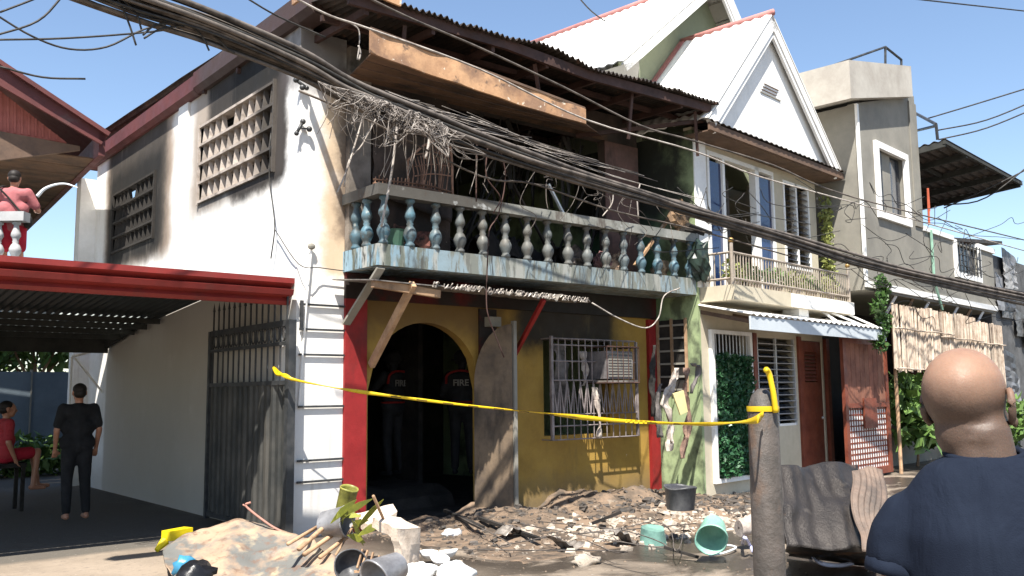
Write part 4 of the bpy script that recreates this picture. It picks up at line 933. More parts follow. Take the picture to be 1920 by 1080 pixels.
tag(wire('wire_nest',L3,.0017,m_ashwire),'cobweb thin ash filaments inside the wire nest','wires',kind='stuff')
L=[];L2=[]
for i in range(30):
    x=random.uniform(560,1000); x2=x+random.uniform(150,420); f=lambda q:70+(q-460)*.345+ (0 if q<1000 else 0)
    o=random.uniform(2,60)*(1 if x<900 else .5); o2=o*random.uniform(.1,.6)
    mid=(x+x2)/2
    (L if i%2 else L2).append([atY(x,f(x)+o-6,-1.9),atY(mid,f(mid)+(o+o2)/2+random.uniform(0,10),-1.85),atY(x2,min(f(x2),300+(x2-1000)*.31)+o2,-1.9)])
tag(wire('loose_strands',L,.0050,m_cablegrey),'loose grey strands running alongside the middle of the cable bundle','wires',kind='stuff')
tag(wire('loose_strands',L2,.0040,m_ashwire),'pale thin strands running alongside the middle of the cable bundle','wires',kind='stuff')
L=[]
for i in range(50):
    x=random.uniform(600,900); y=150+(x-600)*.32+random.uniform(0,35); l=random.uniform(20,110)
    L.append([atY(x,y,-1.8),atY(x+random.uniform(-8,8),y+l*.5,-1.75),atY(x+random.uniform(-22,12),y+l,-1.7)])
tag(wire('dangling_threads',L,.0034,m_ashwire),'thin ash threads dangling below the burnt wire nest','wires',kind='stuff')
for L,r,lab in (([(748,205),(742,260),(735,320),(722,390),(715,425)],.017,'long ash white cable dangling in front of the wicker crib'),([(806,225),(806,250),(803,275),(798,297)],.02,'thick short ash stub hanging right of the crib cable'),([(672,85),(676,100),(673,112)],.014,'short white stub dangling beside the grey post'),([(655,42),(672,55),(674,80),(670,112)],.009,'thin looped wire hanging under the roof corner'),
   ([(690,190),(672,250),(650,320),(632,362)],.013,'pale burnt cable slanting down to the white pillar'),([(716,200),(680,270),(655,300),(645,350)],.010,'second pale cable slanting toward the pillar'),([(895,262),(893,320),(893,378)],.011,'brown cable hanging straight before the dark opening'),([(915,270),(912,330),(938,370),(925,400)],.010,'brown cable looping beside the dark opening'),
   ([(935,270),(948,330),(935,400),(918,430),(915,470),(912,560),(918,600),(945,670)],.010,'long wire falling past the slab to the meter box'),([(1150,345),(1148,380),(1130,405)],.011,'short cable hanging under the bundle near the green wall'),([(1200,345),(1195,370),(1197,410)],.012,'ash white cable stub hanging at the green corner')):
    tagw(P_(L,-1.55),r*.8,lab,m_ashwire if L[0][0]<860 or L[0][0]>1100 else m_rust)
L=[]
for i in range(16):
    x=random.uniform(880,1200); y=270+(x-880)*.30; ps=[]
    for k in range(5): ps.append(atY(x,y,-1.2+random.uniform(-.2,.2))); x+=random.uniform(-25,35); y+=random.uniform(-5,40)
    L.append(ps)
tag(wire('hanging_wires',L,.0045,m_cablegrey),'thin burnt wires drooping across the dark opening','wires',kind='stuff')
tagw([atX(508,250,-.05),atX(505,330,-.05),atX(512,390,-.05),atX(515,430,-.06),atX(508,485,-.06)],.008,'black wire running down the white side wall from the large louver window')
tagw([atX(515,430,-.05)]+P_([(560,495),(600,502),(645,508)],-.08),.006,'thin wire drooping round the white corner')
tagw(P_([(1110,568),(1160,597),(1210,615),(1235,595),(1245,555),(1275,540)],-1.0),.010,'pale wire looping from the curled tin to the slab right end',m_ashwire)
pp_=thing('wall_pipe','thin white pipe running down the white corner pillar','pipe',(.3,-.05,2.5)); MB().tube([atY(584,466,-.03),atY(572,600,-.03),atY(560,760,-.03)],.014,6).build('pipe',m_whitetrim,pp_); MB().ball(atY(584,462,-.05),(.05,.03,.04)).build('elbow',m_conc,pp_)
for a,b,lab in (((555,150),(575,165),'black insulator clamp high on the white pillar'),((568,228),(556,250),'black insulator clamp lower on the white pillar')):
    m=MB(); p=atY(*a,-.05); q=atY(*b,-.05); m.tube([p,q],.02,6); m.ball(p,.035); m.ball(q,.03); m.ball(atY(a[0]+12,a[1]+14,-.06),.035); m.tube([atY(a[0]+12,a[1]+14,-.06),p.lerp(q,.5)],.012,5); tag(m.build('insulator_clamp',m_steel,None,True),lab,'clamp')
exec_debris=True
# ================================================================ BARRIER TAPE
TP=[atX(513,690,-.25),atY(540,708,-.35),atY(600,722,-.5),atY(700,738,-.9),atY(850,757,-1.8),atY(1000,773,-2.9),atY(1150,788,-4.2),atY(1300,795,-5.3),atD(1400,790,4.25),atD(1432,776,4.15)]
TP=cat_rom(TP,8)
m=MB()
def tpf(u,v):
    i=u*(len(TP)-1); k=min(int(i),len(TP)-2); p=TP[k].lerp(TP[k+1],i-k); a=.7*math.sin(u*31)+.6*math.sin(u*9); d=(p-CAM).length
    w_=.045*(.75+.25*math.sin(u*23)); return p+Vector((.4*math.sin(a)*w_,-.3*w_*math.sin(a),math.cos(a)*w_))*(v-.5)*(1 if u>.03 else 1.2)
m.grid(tpf,160,2,(0,.002,0)); bt=m.build('barrier_tape',m_tape,None,True); tag(bt,'yellow barrier tape stretched from the gate to the dark post','tape')
m=MB(); m.tube(cat_rom([atX(513,690,-.25),atX(520,702,-.28),atX(535,703,-.26),atX(548,712,-.22)]),.018,6); m.build('knot',m_tape,bt,True)
m_prt=mat('tape_print',(.10,.06,.01),rough=.4)
for k in range(13):   # repeated dark print on the right part of the tape
    u=.36+k*.035; m=MB(); p=Vector(tpf(u,.5)); q=Vector(tpf(u+.014,.5)); m.beam(p+Vector((0,-.006,-.004)),q+Vector((0,-.006,-.004)),.002,.014); m.build('print',m_prt,bt)
# dark post in the foreground
pb=atZ(1440,1180); po=thing('street_post','dark rusty pipe post in the foreground with yellow tape round its top','post',(pb.x,pb.y,0))
PX=atD(1440,1000,4.2); PX.z=0
m_post=mat('rusty_dark_post',(.10,.085,.075),(.05,.045,.04),ns=6,rough=.5,stains=[('noise',(1,1,.6),7,.58,.72,(.14,.075,.04),.6)],bump=.4)
MB().lathe([(.074,0),(.072,.5),(.073,1.0),(.070,1.52),(.05,1.58),(.02,1.61)],PX,20).build('shaft',m_post,po,True)
tt=cat_rom([PX+Vector((-.02,-.085,1.50)),PX+Vector((-.03,-.08,1.60)),PX+Vector((-.04,-.07,1.68)),PX+Vector((-.065,-.07,1.70))],6)
m=MB(); m.tube(tt,.014,6); m.lathe([(.0745,1.505),(.0755,1.52),(.0745,1.53)],PX,18,cap=False); tag(m.build('tape_end',m_tape,None,True),'loose yellow tape end knotted on top of the dark post','tape')

# ================================================================ DEBRIS
random.seed(23)
def rocks(n,area,smin,smax,mt,name,lab,zf=0.02,cat='rubble'):
    m=MB()
    ico=[(-.5,-.4,-.3),(.5,-.45,-.25),(.45,.4,-.3),(-.4,.5,-.3),(-.35,-.3,.35),(.4,-.3,.3),(.3,.35,.4),(-.3,.3,.3)]
    fs=[(0,3,2,1),(4,5,6,7),(0,1,5,4),(1,2,6,5),(2,3,7,6),(3,0,4,7)]
    for i in range(n):
        x,y=area(); s_=smin+(smax-smin)*random.random()**3; M=Matrix.Rotation(random.random()*6,3,'Z')@Matrix.Rotation(random.uniform(-.6,.6),3,'X')
        sc=Vector((s_*random.uniform(.6,1.4),s_*random.uniform(.6,1.3),s_*random.uniform(.3,.9)))
        u=(x-.75)/6.4; v=(y+3)/3.0
        zg=max(0,mound(u,v)[2]) if 0<u<1 and 0<v<1 else 0
        m.add([Vector((x,y,zg+zf*s_*5))+M@Vector((p[0]*sc.x+random.uniform(-.12,.12)*s_,p[1]*sc.y+random.uniform(-.12,.12)*s_,p[2]*sc.z)) for p in ico],fs)
    return m.build(name,mt,kind='stuff',label=lab,category=cat)
def reg(x0,x1,y0,y1):
    def f():
        return random.uniform(x0,x1),random.uniform(y0,y1)
    return f
def gauss(cx,cy,sx,sy): return lambda:(random.gauss(cx,sx),random.gauss(cy,sy))
m_rub=mat('grey_rubble',(.22,.165,.12),(.08,.062,.048),ns=5,bump=.5); m_rubl=mat('pale_rubble',(.46,.39,.31),(.26,.22,.18),ns=5,bump=.5); m_rubd=mat('charred_rubble',(.05,.045,.04),(.11,.09,.075),ns=5,bump=.6,rough=.6)
rocks(1500,reg(.6,6.8,-2.6,-.1),.012,.065,m_rub,'rubble','small grey rubble scattered before the burnt house')
rocks(420,gauss(3.0,-2.3,.9,.35),.02,.12,m_rubl,'pale_rubble','pale broken plaster spread across the middle of the street')
rocks(900,reg(.7,7.5,-2.2,-.1),.02,.09,m_rubd,'charcoal','black charcoal bits strewn before the doorway')
rocks(260,gauss(5.2,-1.7,.9,.5),.04,.15,m_rubd,'charred_heap','charred chunks piled before the cream house')
rocks(260,gauss(4.4,-2.6,.8,.3),.03,.13,m_rubl,'broken_plaster','cream plaster lumps heaped by the green pots')
rocks(700,reg(-2.5,5,-5.5,-1.5),.008,.03,m_rub,'grit','fine grit on the wet street')
random.seed(29)
# individually visible pieces
for i,(x,y,s_,mt,lab) in enumerate(((990,998,.13,m_rubl,'largest pale stone in front of the yellow wall'),(848,1000,.10,m_ceramic,'white crumpled piece lying before the dark doorway'),(905,985,.09,m_rubl,'small white stone below the open door leaf'),(1098,1052,.12,m_rubl,'flat pale stone at the bottom middle of the street'),(855,1073,.16,m_ceramic,'rounded white lump at the bottom edge right of the slab'),(785,1075,.17,m_ceramic,'white cloth like lump at the foot of the broken slab'))):
    p=atZ(x,y,.03); m=MB(); lump(m,p,s_,i*4.1,(1.1,.9,.55)); tag(m.build('stone',mt,None,True),lab,'stone')
for i,(x,y,lab) in enumerate(((803,1048,'white china bowl left of the other two bowls'),(842,1045,'white china bowl right of the other two bowls'),(822,1058,'white china bowl nearest the street'))):
    p=atZ(x,y,.05); M=Matrix.Rotation(random.uniform(-.5,.5),3,'X'); m=MB().lathe([(.03,0),(.07,.03),(.095,.07),(.09,.07),(.065,.035),(.0,.01)],p,16,M,cap=False); tag(m.build('bowl',m_ceramic,None,True),lab,'bowl','bowls lying in the street')
# large scorched sheet
m_sheet=mat('scorched_sheet_metal',(.33,.24,.165),(.22,.155,.11),ns=2.2,rough=.6,bump=.4,bs=8,stains=[('noise',(1,1,1),2.4,.42,.53,(.11,.115,.11),.93),('noise',(1,1,1),3.5,.57,.68,(.36,.29,.19),.8),('noise',(1,1,1),9,.54,.64,(.14,.085,.06),.7)])
SA=atD(318,1030,8.6); SB=atD(445,974,9.0); SC=atD(540,998,8.7); SD_=atD(655,1080,7.9); SE=atD(600,1190,7.2); SF=atD(330,1120,7.6)
m=MB()
top=[atD(305,1034,8.5),atD(350,1002,8.8),atD(400,984,9.0),atD(455,972,9.1),atD(510,990,9.0),atD(560,1006,8.8),atD(610,1032,8.4),atD(640,1052,8.1),atD(652,1085,7.8)]
bot=[atD(312,1062,8.0),atD(330,1085,7.9),atD(365,1110,7.8),atD(400,1130,7.6),atD(440,1150,7.5),atD(490,1160,7.4),atD(540,1165,7.3),atD(600,1160,7.3),atD(640,1140,7.4)]
TT=cat_rom(top,5); BB=cat_rom(bot,5)
def shf(u,v):
    i=min(int(u*(len(TT)-1)),len(TT)-2); k=u*(len(TT)-1)-i; a=TT[i].lerp(TT[i+1],k); b=BB[i].lerp(BB[i+1],k); p=a.lerp(b,v)
    fold=.05*math.exp(-(((u-.52)+(v-.3)*.55)/.022)**2)
    return p+Vector((0,-.3,1)).normalized()*(.03*mn.noise(p*3)+.015*mn.noise(p*9)+fold)
m.grid(shf,80,36,(0,.01,-.012)); sh_=m.build('scorched_sheet',m_sheet,None,True); tag(sh_,'large tan and grey scorched sheet propped over the rubbish pile','sheet')
m=MB(); m.tube(cat_rom([Vector(shf(.55,0))+Vector((0,0,-.02)),Vector(shf(.5,.02))+Vector((-.03,0,.05)),atD(462,950,9.0),atD(470,942,9.0)]),.012,5); m.tube([atD(462,950,9.0),atD(455,946,9.0)],.008,4); m.build('bent_tab',mat('pink_rusty_tab',(.45,.22,.17),rough=.7),sh_,True)
# yellow plastic piece
m=MB(); a=atZ(330,1008,.12)
m.box(-.13,.16,-.07,.07,-.03,.07); m.v=[tuple(a+Matrix.Rotation(.35,3,'Z')@Vector((x,y,z+.12*x+(.03 if x<0 else 0)))) for x,y,z in m.v]; 
m.tube([a+Vector((-.12,-.02,-.02)),a+Vector((-.22,-.06,-.10))],.05,8,.025); tag(m.build('yellow_container',mat('bright_yellow_plastic',(.82,.62,.01),rough=.35)),'crushed bright yellow plastic container at the edge of the shade','container')
m=MB(); lump(m,atZ(345,1062,.12),.09,3); tag(m.build('plastic_bag',mat('blue_plastic',(.05,.22,.36),rough=.3),None,True),'small blue plastic bag under the scorched sheet','bag')
m=MB(); lump(m,atZ(368,1078,.10),.13,8,(1.2,1,.8)); tag(m.build('plastic_bag',mat('black_plastic',(.012,.012,.014),rough=.3),None,True),'black rubbish bag under the scorched sheet','bag')
# pots and buckets
def pot(c,axis,r,h,mt,lab,name='cooking_pot',flare=.85,spin=0,cat='pot'):
    M=Vector(axis).normalized().to_track_quat('Z','Y').to_matrix()
    m=MB().lathe([(r*flare*.97,0),(r*flare,.01),(r,h),(r*1.04,h+.005),(r*1.04,h+.02),(r*.96,h+.02),(r*.94,h),(r*flare*.9,.02),(.001,.02)],c,28,M,cap=False)
    m.lathe([(.001,0),(r*flare*.97,0)],c,28,M,cap=False)
    for i in range(len(m.v)):
        p=Vector(m.v[i]); m.v[i]=tuple(p+(p-Vector(c)).normalized()*.04*r/.15*mn.noise(p*6))
    return tag(m.build(name,mt,None,True),lab,cat)
m_pot=mat('sooty_aluminium',(.30,.30,.31),(.16,.16,.17),ns=5,rough=.45,metal=.35,stains=[('noise',(1,1,1),4,.55,.65,(.06,.055,.05),.7)])
m_potd=mat('dark_enamel',(.04,.04,.045),(.10,.10,.10),ns=5,rough=.4)
pot(atD(606,985,8.6),(.35,-.5,.1),.15,.24,m_pot,'grey dented bucket lying high on the rubbish pile beside the white pillar','bucket',cat='bucket')
pot(atD(654,1062,7.8),(-.35,-.9,.25),.13,.10,m_potd,'dark round pan standing on edge at the bottom of the pile','pan',.9,cat='pan')
pot(atD(745,1058,7.7),(-.8,-.15,-.25),.15,.24,m_pot,'large grey bucket tipped towards the left at the bottom of the pile','bucket',.85,cat='bucket')
pot(atD(645,955,9.0),(.1,-.3,1),.09,.2,mat('olive_plastic',(.28,.27,.06),(.1,.1,.03),ns=6,rough=.4),'olive green stained bottle standing against the pillar','bottle',1.05,cat='bottle')
pot(atD(1228,990,9.6),(.1,.2,-1),.16,.30,mat('jade_plastic',(.16,.30,.25),(.08,.15,.13),ns=5,rough=.4),'jade green pot standing upside down in the rubble','plant_pot',.75)
pot(atD(1338,990,8.7),(-.75,-.5,-.25),.15,.26,mat('mint_plastic',(.26,.48,.38),(.16,.32,.26),ns=4,rough=.4),'mint green pot lying on its side with a hole','plant_pot',.75)
pot(atD(1385,990,9.2),(.7,-.2,.1),.10,.18,m_ragl,'dusty cream pot beside the mint green pot','plant_pot')
pot(atD(1278,955,9.6),(0,0,1),.17,.22,m_potd,'black wide pot behind the green pots','plant_pot')
# sticks
random.seed(31)
stk=[((560,1030),(640,960),.022,'bamboo stick poking left out of the pile lowest'),((570,1040),(650,985),.022,'second bamboo stick beside the grey bucket'),((600,1045),(660,1000),.02,'short stick under the grey bucket'),((615,1065),(675,965),.012,'thin grey stick crossing in front of the yellow leaves'),((700,930),(735,1010),.014,'dark metal rod leaning behind the broken slab'),((540,1020),(600,985),.018,'pale bamboo stub touching the scorched sheet')]
for a,b,r,lab in stk: tag(MB().tube([atD(*a,8.1),atD(*b,8.8)],r,8).build('stick',m_wood,None,True),lab,'stick','sticks in the rubbish pile')
crt=thing('crate','broken pale slatted crate beside the tipped bucket','crate',atD(690,1070,7.7))
for a,b in (((670,1065),(680,1030)),((676,1070),(690,1032)),((690,1072),(700,1036)),((700,1074),(712,1042)),((664,1072),(720,1068))): MB().beam(atD(*a,7.7),atD(*b,7.8),.015,.02).build('slat',m_wood,crt)
random.seed(41)
for a,b,z1,wd,lab in (((900,975),(1010,1010),.10,.05,'charred plank lying in the dirt below the yellow wall'),((1110,985),(1165,960),.25,.045,'short burnt timber sticking up left of the jade green pot'),((835,960),(905,990),.12,.05,'blackened beam end poking out of the dark doorway'),((1245,1030),(1310,1045),.04,.035,'thin charred stick lying before the mint green pot')):
    tag(MB().beam(atZ(*a,.10)+Vector((0,0,.02)),atZ(*b,z1),wd,wd*.7).build('charred_plank',m_black),lab,'timber','charred timbers in the street rubble')
for (x,y),k,lab in (((960,1000),0,'bent strip of tin left of the street centre'),((1165,1005),1,'curled tin scrap beside the jade green pot'),((1060,1015),2,'small crumpled tin scrap at the street centre')):
    c=atZ(x,y,.10); m=MB(); m.grid(lambda u,v:c+Vector((.34*(u-.5)+.04*mn.noise(Vector((u*4,v*4,k))),.22*(v-.5),.07*math.sin(u*4+k)+.05*mn.noise(Vector((u*5,v*5,k+5))))),14,8,(0,0,.004)); tag(m.build('tin_scrap',m_ashmetal,None,True),lab,'scrap')
tag(wire('ground_wires',[[atZ(random.uniform(830,1300)+q*random.uniform(10,26),random.uniform(965,1040)+random.uniform(-12,12)*q*.3,.10+.05*random.random()) for q in range(4)] for _ in range(5)],.006,m_cablegrey),'thin burnt wires curled over the rubble','wires',kind='stuff')
# yellow green leaves in pile
m=MB(); random.seed(33)
for i in range(11):
    c=atD(random.uniform(632,700),random.uniform(948,1025),8.3+random.random()*.4); d=Vector((random.uniform(-1,1),-.3,random.uniform(-.2,1))).normalized(); e_=d.cross(Vector((.3,-1,.2))).normalized(); L_=.10+.1*random.random()
    for k in range(1):
        m.grid(lambda u,v:c+d*L_*(u-.5)*2+e_*(v-.5)*.07*math.sin(math.pi*min(.97,max(.03,u)))+Vector((0,0,-.05*(u-.5)**2)),6,2,(0,.003,0))
tag(m.build('wilted_leaves',mat('wilted_yellow_green_leaf',(.24,.25,.035),(.12,.14,.03),ns=5,rough=.5)),'wilted yellow green leaves tangled in the rubbish pile','leaves',kind='stuff')
# broken concrete slab (washbasin like)
bs_=thing('broken_slab','broken cream concrete slab bent like a table over the rubbish','slab',(.2,-1.9,0))
m_cs=mat('cream_broken_concrete',(.62,.52,.42),(.46,.37,.29),ns=4,bump=.6,bs=14,stains=[('noise',(1,1,1),5,.58,.68,(.25,.17,.12),.7)])
def lumpy(pts,th,name):
    m=MB(); m.grid(lambda u,v:(lambda p:p+Vector((.015*mn.noise(p*9),.015*mn.noise(p*7),.02*mn.noise(p*8))))(pts[0].lerp(pts[1],u).lerp(pts[3].lerp(pts[2],u),v)),10,8,th); return m.build(name,m_cs,bs_)
lumpy([atD(700,972,8.4),atD(752,970,8.6),atD(790,990,8.5),atD(745,992,8.1)],(0,.02,-.09),'slab_top')
lumpy([atD(745,994,8.1),atD(790,992,8.5),atD(786,1064,8.5),atD(760,1066,8.1)],(-.02,.09,0),'slab_leg')
lumpy([atD(660,965,8.9),atD(735,945,8.8),atD(745,960,8.7),atD(690,985,8.7)],(0,.02,-.07),'slab_fragment')
# hanging burnt stuff at right of yellow wall
random.seed(37)
for i,(pts,w_,mt,lab) in enumerate(([[(1270,690),(1262,720),(1245,755),(1258,790),(1255,850)],.16,m_ragl,'long pale twisted burnt cloth hanging by the green wall'],[[(1240,720),(1232,760),(1238,820)],.14,m_rag,'dark scorched rag at the end of the yellow wall'],[[(1290,690),(1285,730),(1292,780),(1280,860)],.18,mat('brown_burnt_cloth',(.24,.15,.11),(.08,.05,.04),ns=7,bump=.6),'brown burnt cloth draped against the pale green wall'],[[(1228,650),(1224,700),(1226,780)],.10,m_black,'charred strip hanging along the red pilaster'],[[(1300,680),(1312,695),(1296,735)],.12,m_rag,'folded grey scrap high on the green corner'])):
    rag('burnt_cloth',[atY(x,y,-1.02-.04*i) for x,y in pts],w_,mt,lab,'cloth',group='burnt cloth beside the green wall')
p=atY(1282,750,-1.1); m=MB(); m.prism([atY(1262,738,-1.15),atY(1282,732,-1.15),atY(1290,772,-1.15),atY(1276,778,-1.15)],(0,.02,0)); tag(m.build('board_scrap',mat('pale_yellow_board',(.75,.66,.32),rough=.5)),'pale yellow board scrap leaning by the green wall','board')
gwn=thing('side_window','tall narrow barred window in the green side wall','window',Q(-.02,.4,2.2))
m=MB(QT).box(-.03,-.014,.20,.72,1.6,2.72); m.build('opening',m_black,gwn)
for t in (.20,.46,.72): MB(QT).box(-.06,-.03,t-.02,t+.02,1.6,2.74).build('bar',m_wood,gwn)
for k in range(6): MB(QT).box(-.05,-.032,.22,.70,1.62+k*.2,1.65+k*.2).build('slat',m_conc,gwn)
# crumpled burnt roofing heap by post
def crump(pts,name,mt,lab,seed,amp=.07,cat='roofing sheet',grp=None):
    m=MB(); m.grid(lambda u,v:(lambda p:p+Vector((amp*mn.noise(p*2.5+Vector((seed,0,0))),amp*mn.noise(p*3+Vector((0,seed,0))),amp*mn.noise(p*4+Vector((0,0,seed)))))+Vector((0,.006*math.sin(u*40),0)))(pts[0].lerp(pts[1],u).lerp(pts[3].lerp(pts[2],u),v)),60,24,(0,.01,0)); return tag(m.build(name,mt,None,True),lab,cat,grp)
m_char=mat('charred_tin',(.04,.034,.03),(.015,.013,.012),ns=3,rough=.45,metal=.3,bump=.5,stains=[('noise',(1,1,1),3,.56,.66,(.24,.13,.075),.6),('noise',(1,1,1),5,.62,.7,(.14,.12,.10),.5)])
crump([atD(1452,880,6.4),atD(1600,870,6.9),atD(1655,1048,6.0),atD(1478,1020,5.9)],'crumpled_sheet',m_char,'large charred crumpled tin sheet leaning beside the dark post',1)
crump([atD(1590,880,6.5),atD(1660,875,6.7),atD(1668,1050,5.9),atD(1618,1046,5.9)],'crumpled_sheet',mat('pale_rust_tin',(.17,.12,.09),(.07,.055,.045),ns=4,rough=.5,bump=.5),'brown grey folded tin sheet next to the man in navy',4,.05)
crump([atD(1470,1000,6.1),atD(1640,1010,6.2),atZ(1650,1062,.02),atZ(1480,1045,.02)],'crumpled_sheet',m_char,'black charred sheet lying flat under the leaning tin',7,.04)
m=MB(); m.tube(cat_rom([atZ(1520,1040,.05),atZ(1540,1056,.08),atZ(1575,1060,.06),atZ(1605,1054,.05)]),.02,5); tag(m.build('plastic_strip',mat('clear_blue_plastic',(.6,.62,.8),rough=.2),None,True),'curled whitish plastic strip before the charred sheets','plastic')
m=MB(); m.tube(cat_rom([atZ(1392,1020,.05),atZ(1396,1008,.2),atZ(1406,1022,.1),atZ(1412,1035,.05)]),.018,5); tag(m.build('plastic_strip',mat('violet_white_plastic',(.55,.55,.75),rough=.2),None,True),'small bluish white plastic loop beside the dark post','plastic')
m=MB(); m.tube(cat_rom([atZ(1310,1030,.03),atZ(1350,1022,.04),atZ(1380,1026,.04),atZ(1360,1036,.03),atZ(1330,1042,.02)]),.012,5); tag(m.build('plastic_film',mat('clear_film',(.7,.72,.7),rough=.15),None,True),'glossy crumpled film in front of the mint green pot','plastic')

# ================================================================ PEOPLE
def remesh(o,vs,sm=6,sub=False):
    r=o.modifiers.new('remesh','REMESH'); r.mode='VOXEL'; r.voxel_size=vs; r.use_smooth_shade=True
    s_=o.modifiers.new('smooth','SMOOTH'); s_.factor=.5; s_.iterations=sm
def bx3(m,c,r): m.ball(c,r,16,10)
def head(m,c,yaw=0,k=1.0,ears=True):
    """skull, jaw, nose, brow, ears; face looks along local +Y"""
    Rz=Matrix.Rotation(yaw,3,'Z'); c=Vector(c)
    def B(p,r,n=20,mm=14): m.ball(c+Rz@(Vector(p)*k),Vector(r)*k,n,mm,Rz)
    B((0,-.012,.035),(.077,.096,.088),28,20); B((0,.045,.02),(.066,.055,.075)); B((0,.045,-.055),(.052,.05,.055)); B((0,.06,-.085),(.033,.032,.025))
    B((0,-.030,-.045),(.054,.055,.06)); 
    m.cap(c+Rz@(Vector((0,.100,.025))*k),c+Rz@(Vector((0,.118,-.022))*k),.009*k,.016*k)
    for s in (-1,1):
        B((s*.03,.092,.038),(.026,.012,.010)); B((s*.045,.075,-.02),(.02,.02,.022)); B((s*.03,.092,.012),(.014,.010,.010))
    B((0,.098,-.052),(.022,.012,.007)); B((0,.096,-.062),(.020,.012,.007))
def ear(m,c,yaw,s,k=1.0):
    Rz=Matrix.Rotation(yaw,3,'Z'); c=Vector(c); pts=[]
    for i in range(12):
        a=math.pi*(-.62+1.30*i/11)
        pts.append(c+Rz@(Vector((s*(.076+.010*math.cos(a*.8)),-.012-.020*math.cos(a)-.004,.002+.032*math.sin(a)))*k))
    m.tube(pts,[.0045*k+.003*k*math.sin(math.pi*i/11) for i in range(12)],8)
    m.ball(c+Rz@(Vector((s*.083,-.012,.002))*k),Vector((.005,.016,.026))*k,12,8,Rz); m.ball(c+Rz@(Vector((s*.084,-.008,-.028))*k),Vector((.006,.009,.011))*k,10,6,Rz)
def hand(m,w,d,side,k=1.0,curl=.5,pr=.009):
    """w wrist, d direction; five separate fingers"""
    w=Vector(w); d=Vector(d).normalized(); x=d.cross(Vector((0,1,.2))).normalized(); n=x.cross(d)
    m.cap(w,w+d*.04*k,.026*k,.03*k); pe=w+d*.085*k
    for i,(o,l) in enumerate(((-.030,.062),(-.010,.074),(.010,.070),(.029,.054))):
        b=pe+x*o*k; m.cap(w+x*o*.7*k+d*.03*k,b,.012*k,pr*1.1); k1=b+(d*.8+n*curl*.6)*l*.5*k; k2=k1+(d*.5+n*curl*1.3)*l*.5*k; m.cap(b,k1,pr*1.05,pr); m.cap(k1,k2,pr,pr*.85)
    tb=w+d*.03*k-x*.028*k*side; t1=tb+(d*.6-x*side*.8)*.035*k; t2=t1+(d*.9-x*side*.2)*.03*k; m.cap(tb,t1,.012*k,.011*k); m.cap(t1,t2,.011*k,.009*k)
def figure(label,base,yaw,shirt,pants,skin=m_skin,hair=m_hair,sit=False,arms=None,H=1.7,cap_=None,vs=.013,shorts=False):
    """arms: list of two (elbow,wrist) in body coords (x right, y forward, z up)"""
    k=H/1.7; Rz=Matrix.Rotation(yaw,3,'Z'); base=Vector(base)
    T=lambda p: base+Rz@(Vector(p)*k)
    e=thing('person',label,'person',base)
    dz=-.42 if sit else 0
    sh=[(-.18,0,1.40+dz),(.18,0,1.40+dz)]; hp=[(-.09,0,.92+dz),(.09,0,.92+dz)]
    if sit: kn=[(-.12,.42,.52),(.14,.40,.55)]; an=[(-.12,.50,.08),(.16,.36,.08)]
    else: kn=[(-.10,.03,.50),(.11,.02,.50)]; an=[(-.10,-.02,.08),(.13,-.02,.08)]
    arms=arms or [((-.25,-.02,1.12+dz),(-.24,.08,.88+dz)),((.25,-.02,1.12+dz),(.24,.08,.88+dz))]
    b=MB(T)
    hb=MB(); head(hb,(0,.02,1.585+dz)); ear(hb,(0,.02,1.585+dz),0,1); ear(hb,(0,.02,1.585+dz),0,-1); b.add(hb.v,hb.f)
    b.cap((0,0,1.40+dz),(0,.01,1.52+dz),.055,.05); b.cap((-.10,0,1.33+dz),(.10,0,1.33+dz),.065,.065); b.cap((-.06,0,1.1+dz),(.06,0,1.1+dz),.08,.08); b.cap((-.06,0,.95+dz),(.06,0,.95+dz),.085,.085)
    b.cap((0,0,1.3+dz),(0,0,1.0+dz),.08,.08)
    for i in (0,1):
        el,wr=arms[i]; b.cap(sh[i],el,.045,.038); b.cap(el,wr,.040,.026); hm=MB(); hand(hm,wr,Vector(wr)-Vector(el),1 if i else -1,1,.5,.010); b.add(hm.v,hm.f)
        b.cap(hp[i],kn[i],.075,.053); b.cap(kn[i],an[i],.056,.036); b.cap((an[i][0],an[i][1]-.03,.04),(an[i][0],an[i][1]+.15,.03),.036,.03)
    bo_=b.build('body',skin,e,True); remesh(bo_,vs,3)
    c=MB(T)
    c.cap((-.12,0,1.36+dz),(.12,0,1.36+dz),.092,.092); c.cap((-.09,0,1.15+dz),(.09,0,1.15+dz),.118,.118); c.cap((-.09,0,.96+dz),(.09,0,.96+dz),.125,.125); c.cap((0,0,1.36+dz),(0,0,.93+dz),.115,.13)
    for i in (0,1): el=Vector(arms[i][0]); s0=Vector(sh[i]); c.cap(s0+Vector((0,0,-.01)),s0.lerp(el,.75),.072,.064)
    remesh(c.build('shirt',shirt,e,True),vs*1.3,4)
    c=MB(T); c.cap((-.07,0,.93+dz),(.07,0,.93+dz),.122,.122)
    for i in (0,1):
        h0=Vector(hp[i]);k0=Vector(kn[i]);a0_=Vector(an[i]); 
        if shorts: c.cap(h0,h0.lerp(k0,.75),.105,.09)
        else: c.cap(h0,k0,.10,.072); c.cap(k0,k0.lerp(a0_,.92),.072,.055)
    remesh(c.build('trousers',pants,e,True),vs*1.3,4)
    hc=(0,.0,1.615+dz)
    if hair:
        hm=MB(T); hm.ball(Vector(hc)+Vector((0,-.005,.018)),(.084,.098,.082),20,12); hm.ball(Vector(hc)+Vector((0,-.03,-.03)),(.076,.075,.07),16,10); hm.build('hair',hair,e,True)
    return e,T
m_pinks=mat('pink_tshirt',(.36,.12,.125),(.28,.085,.09),ns=6,bump=.4,bs=14,rough=.95); m_redsh=mat('red_shorts',(.45,.02,.04),ns=5,rough=.9)
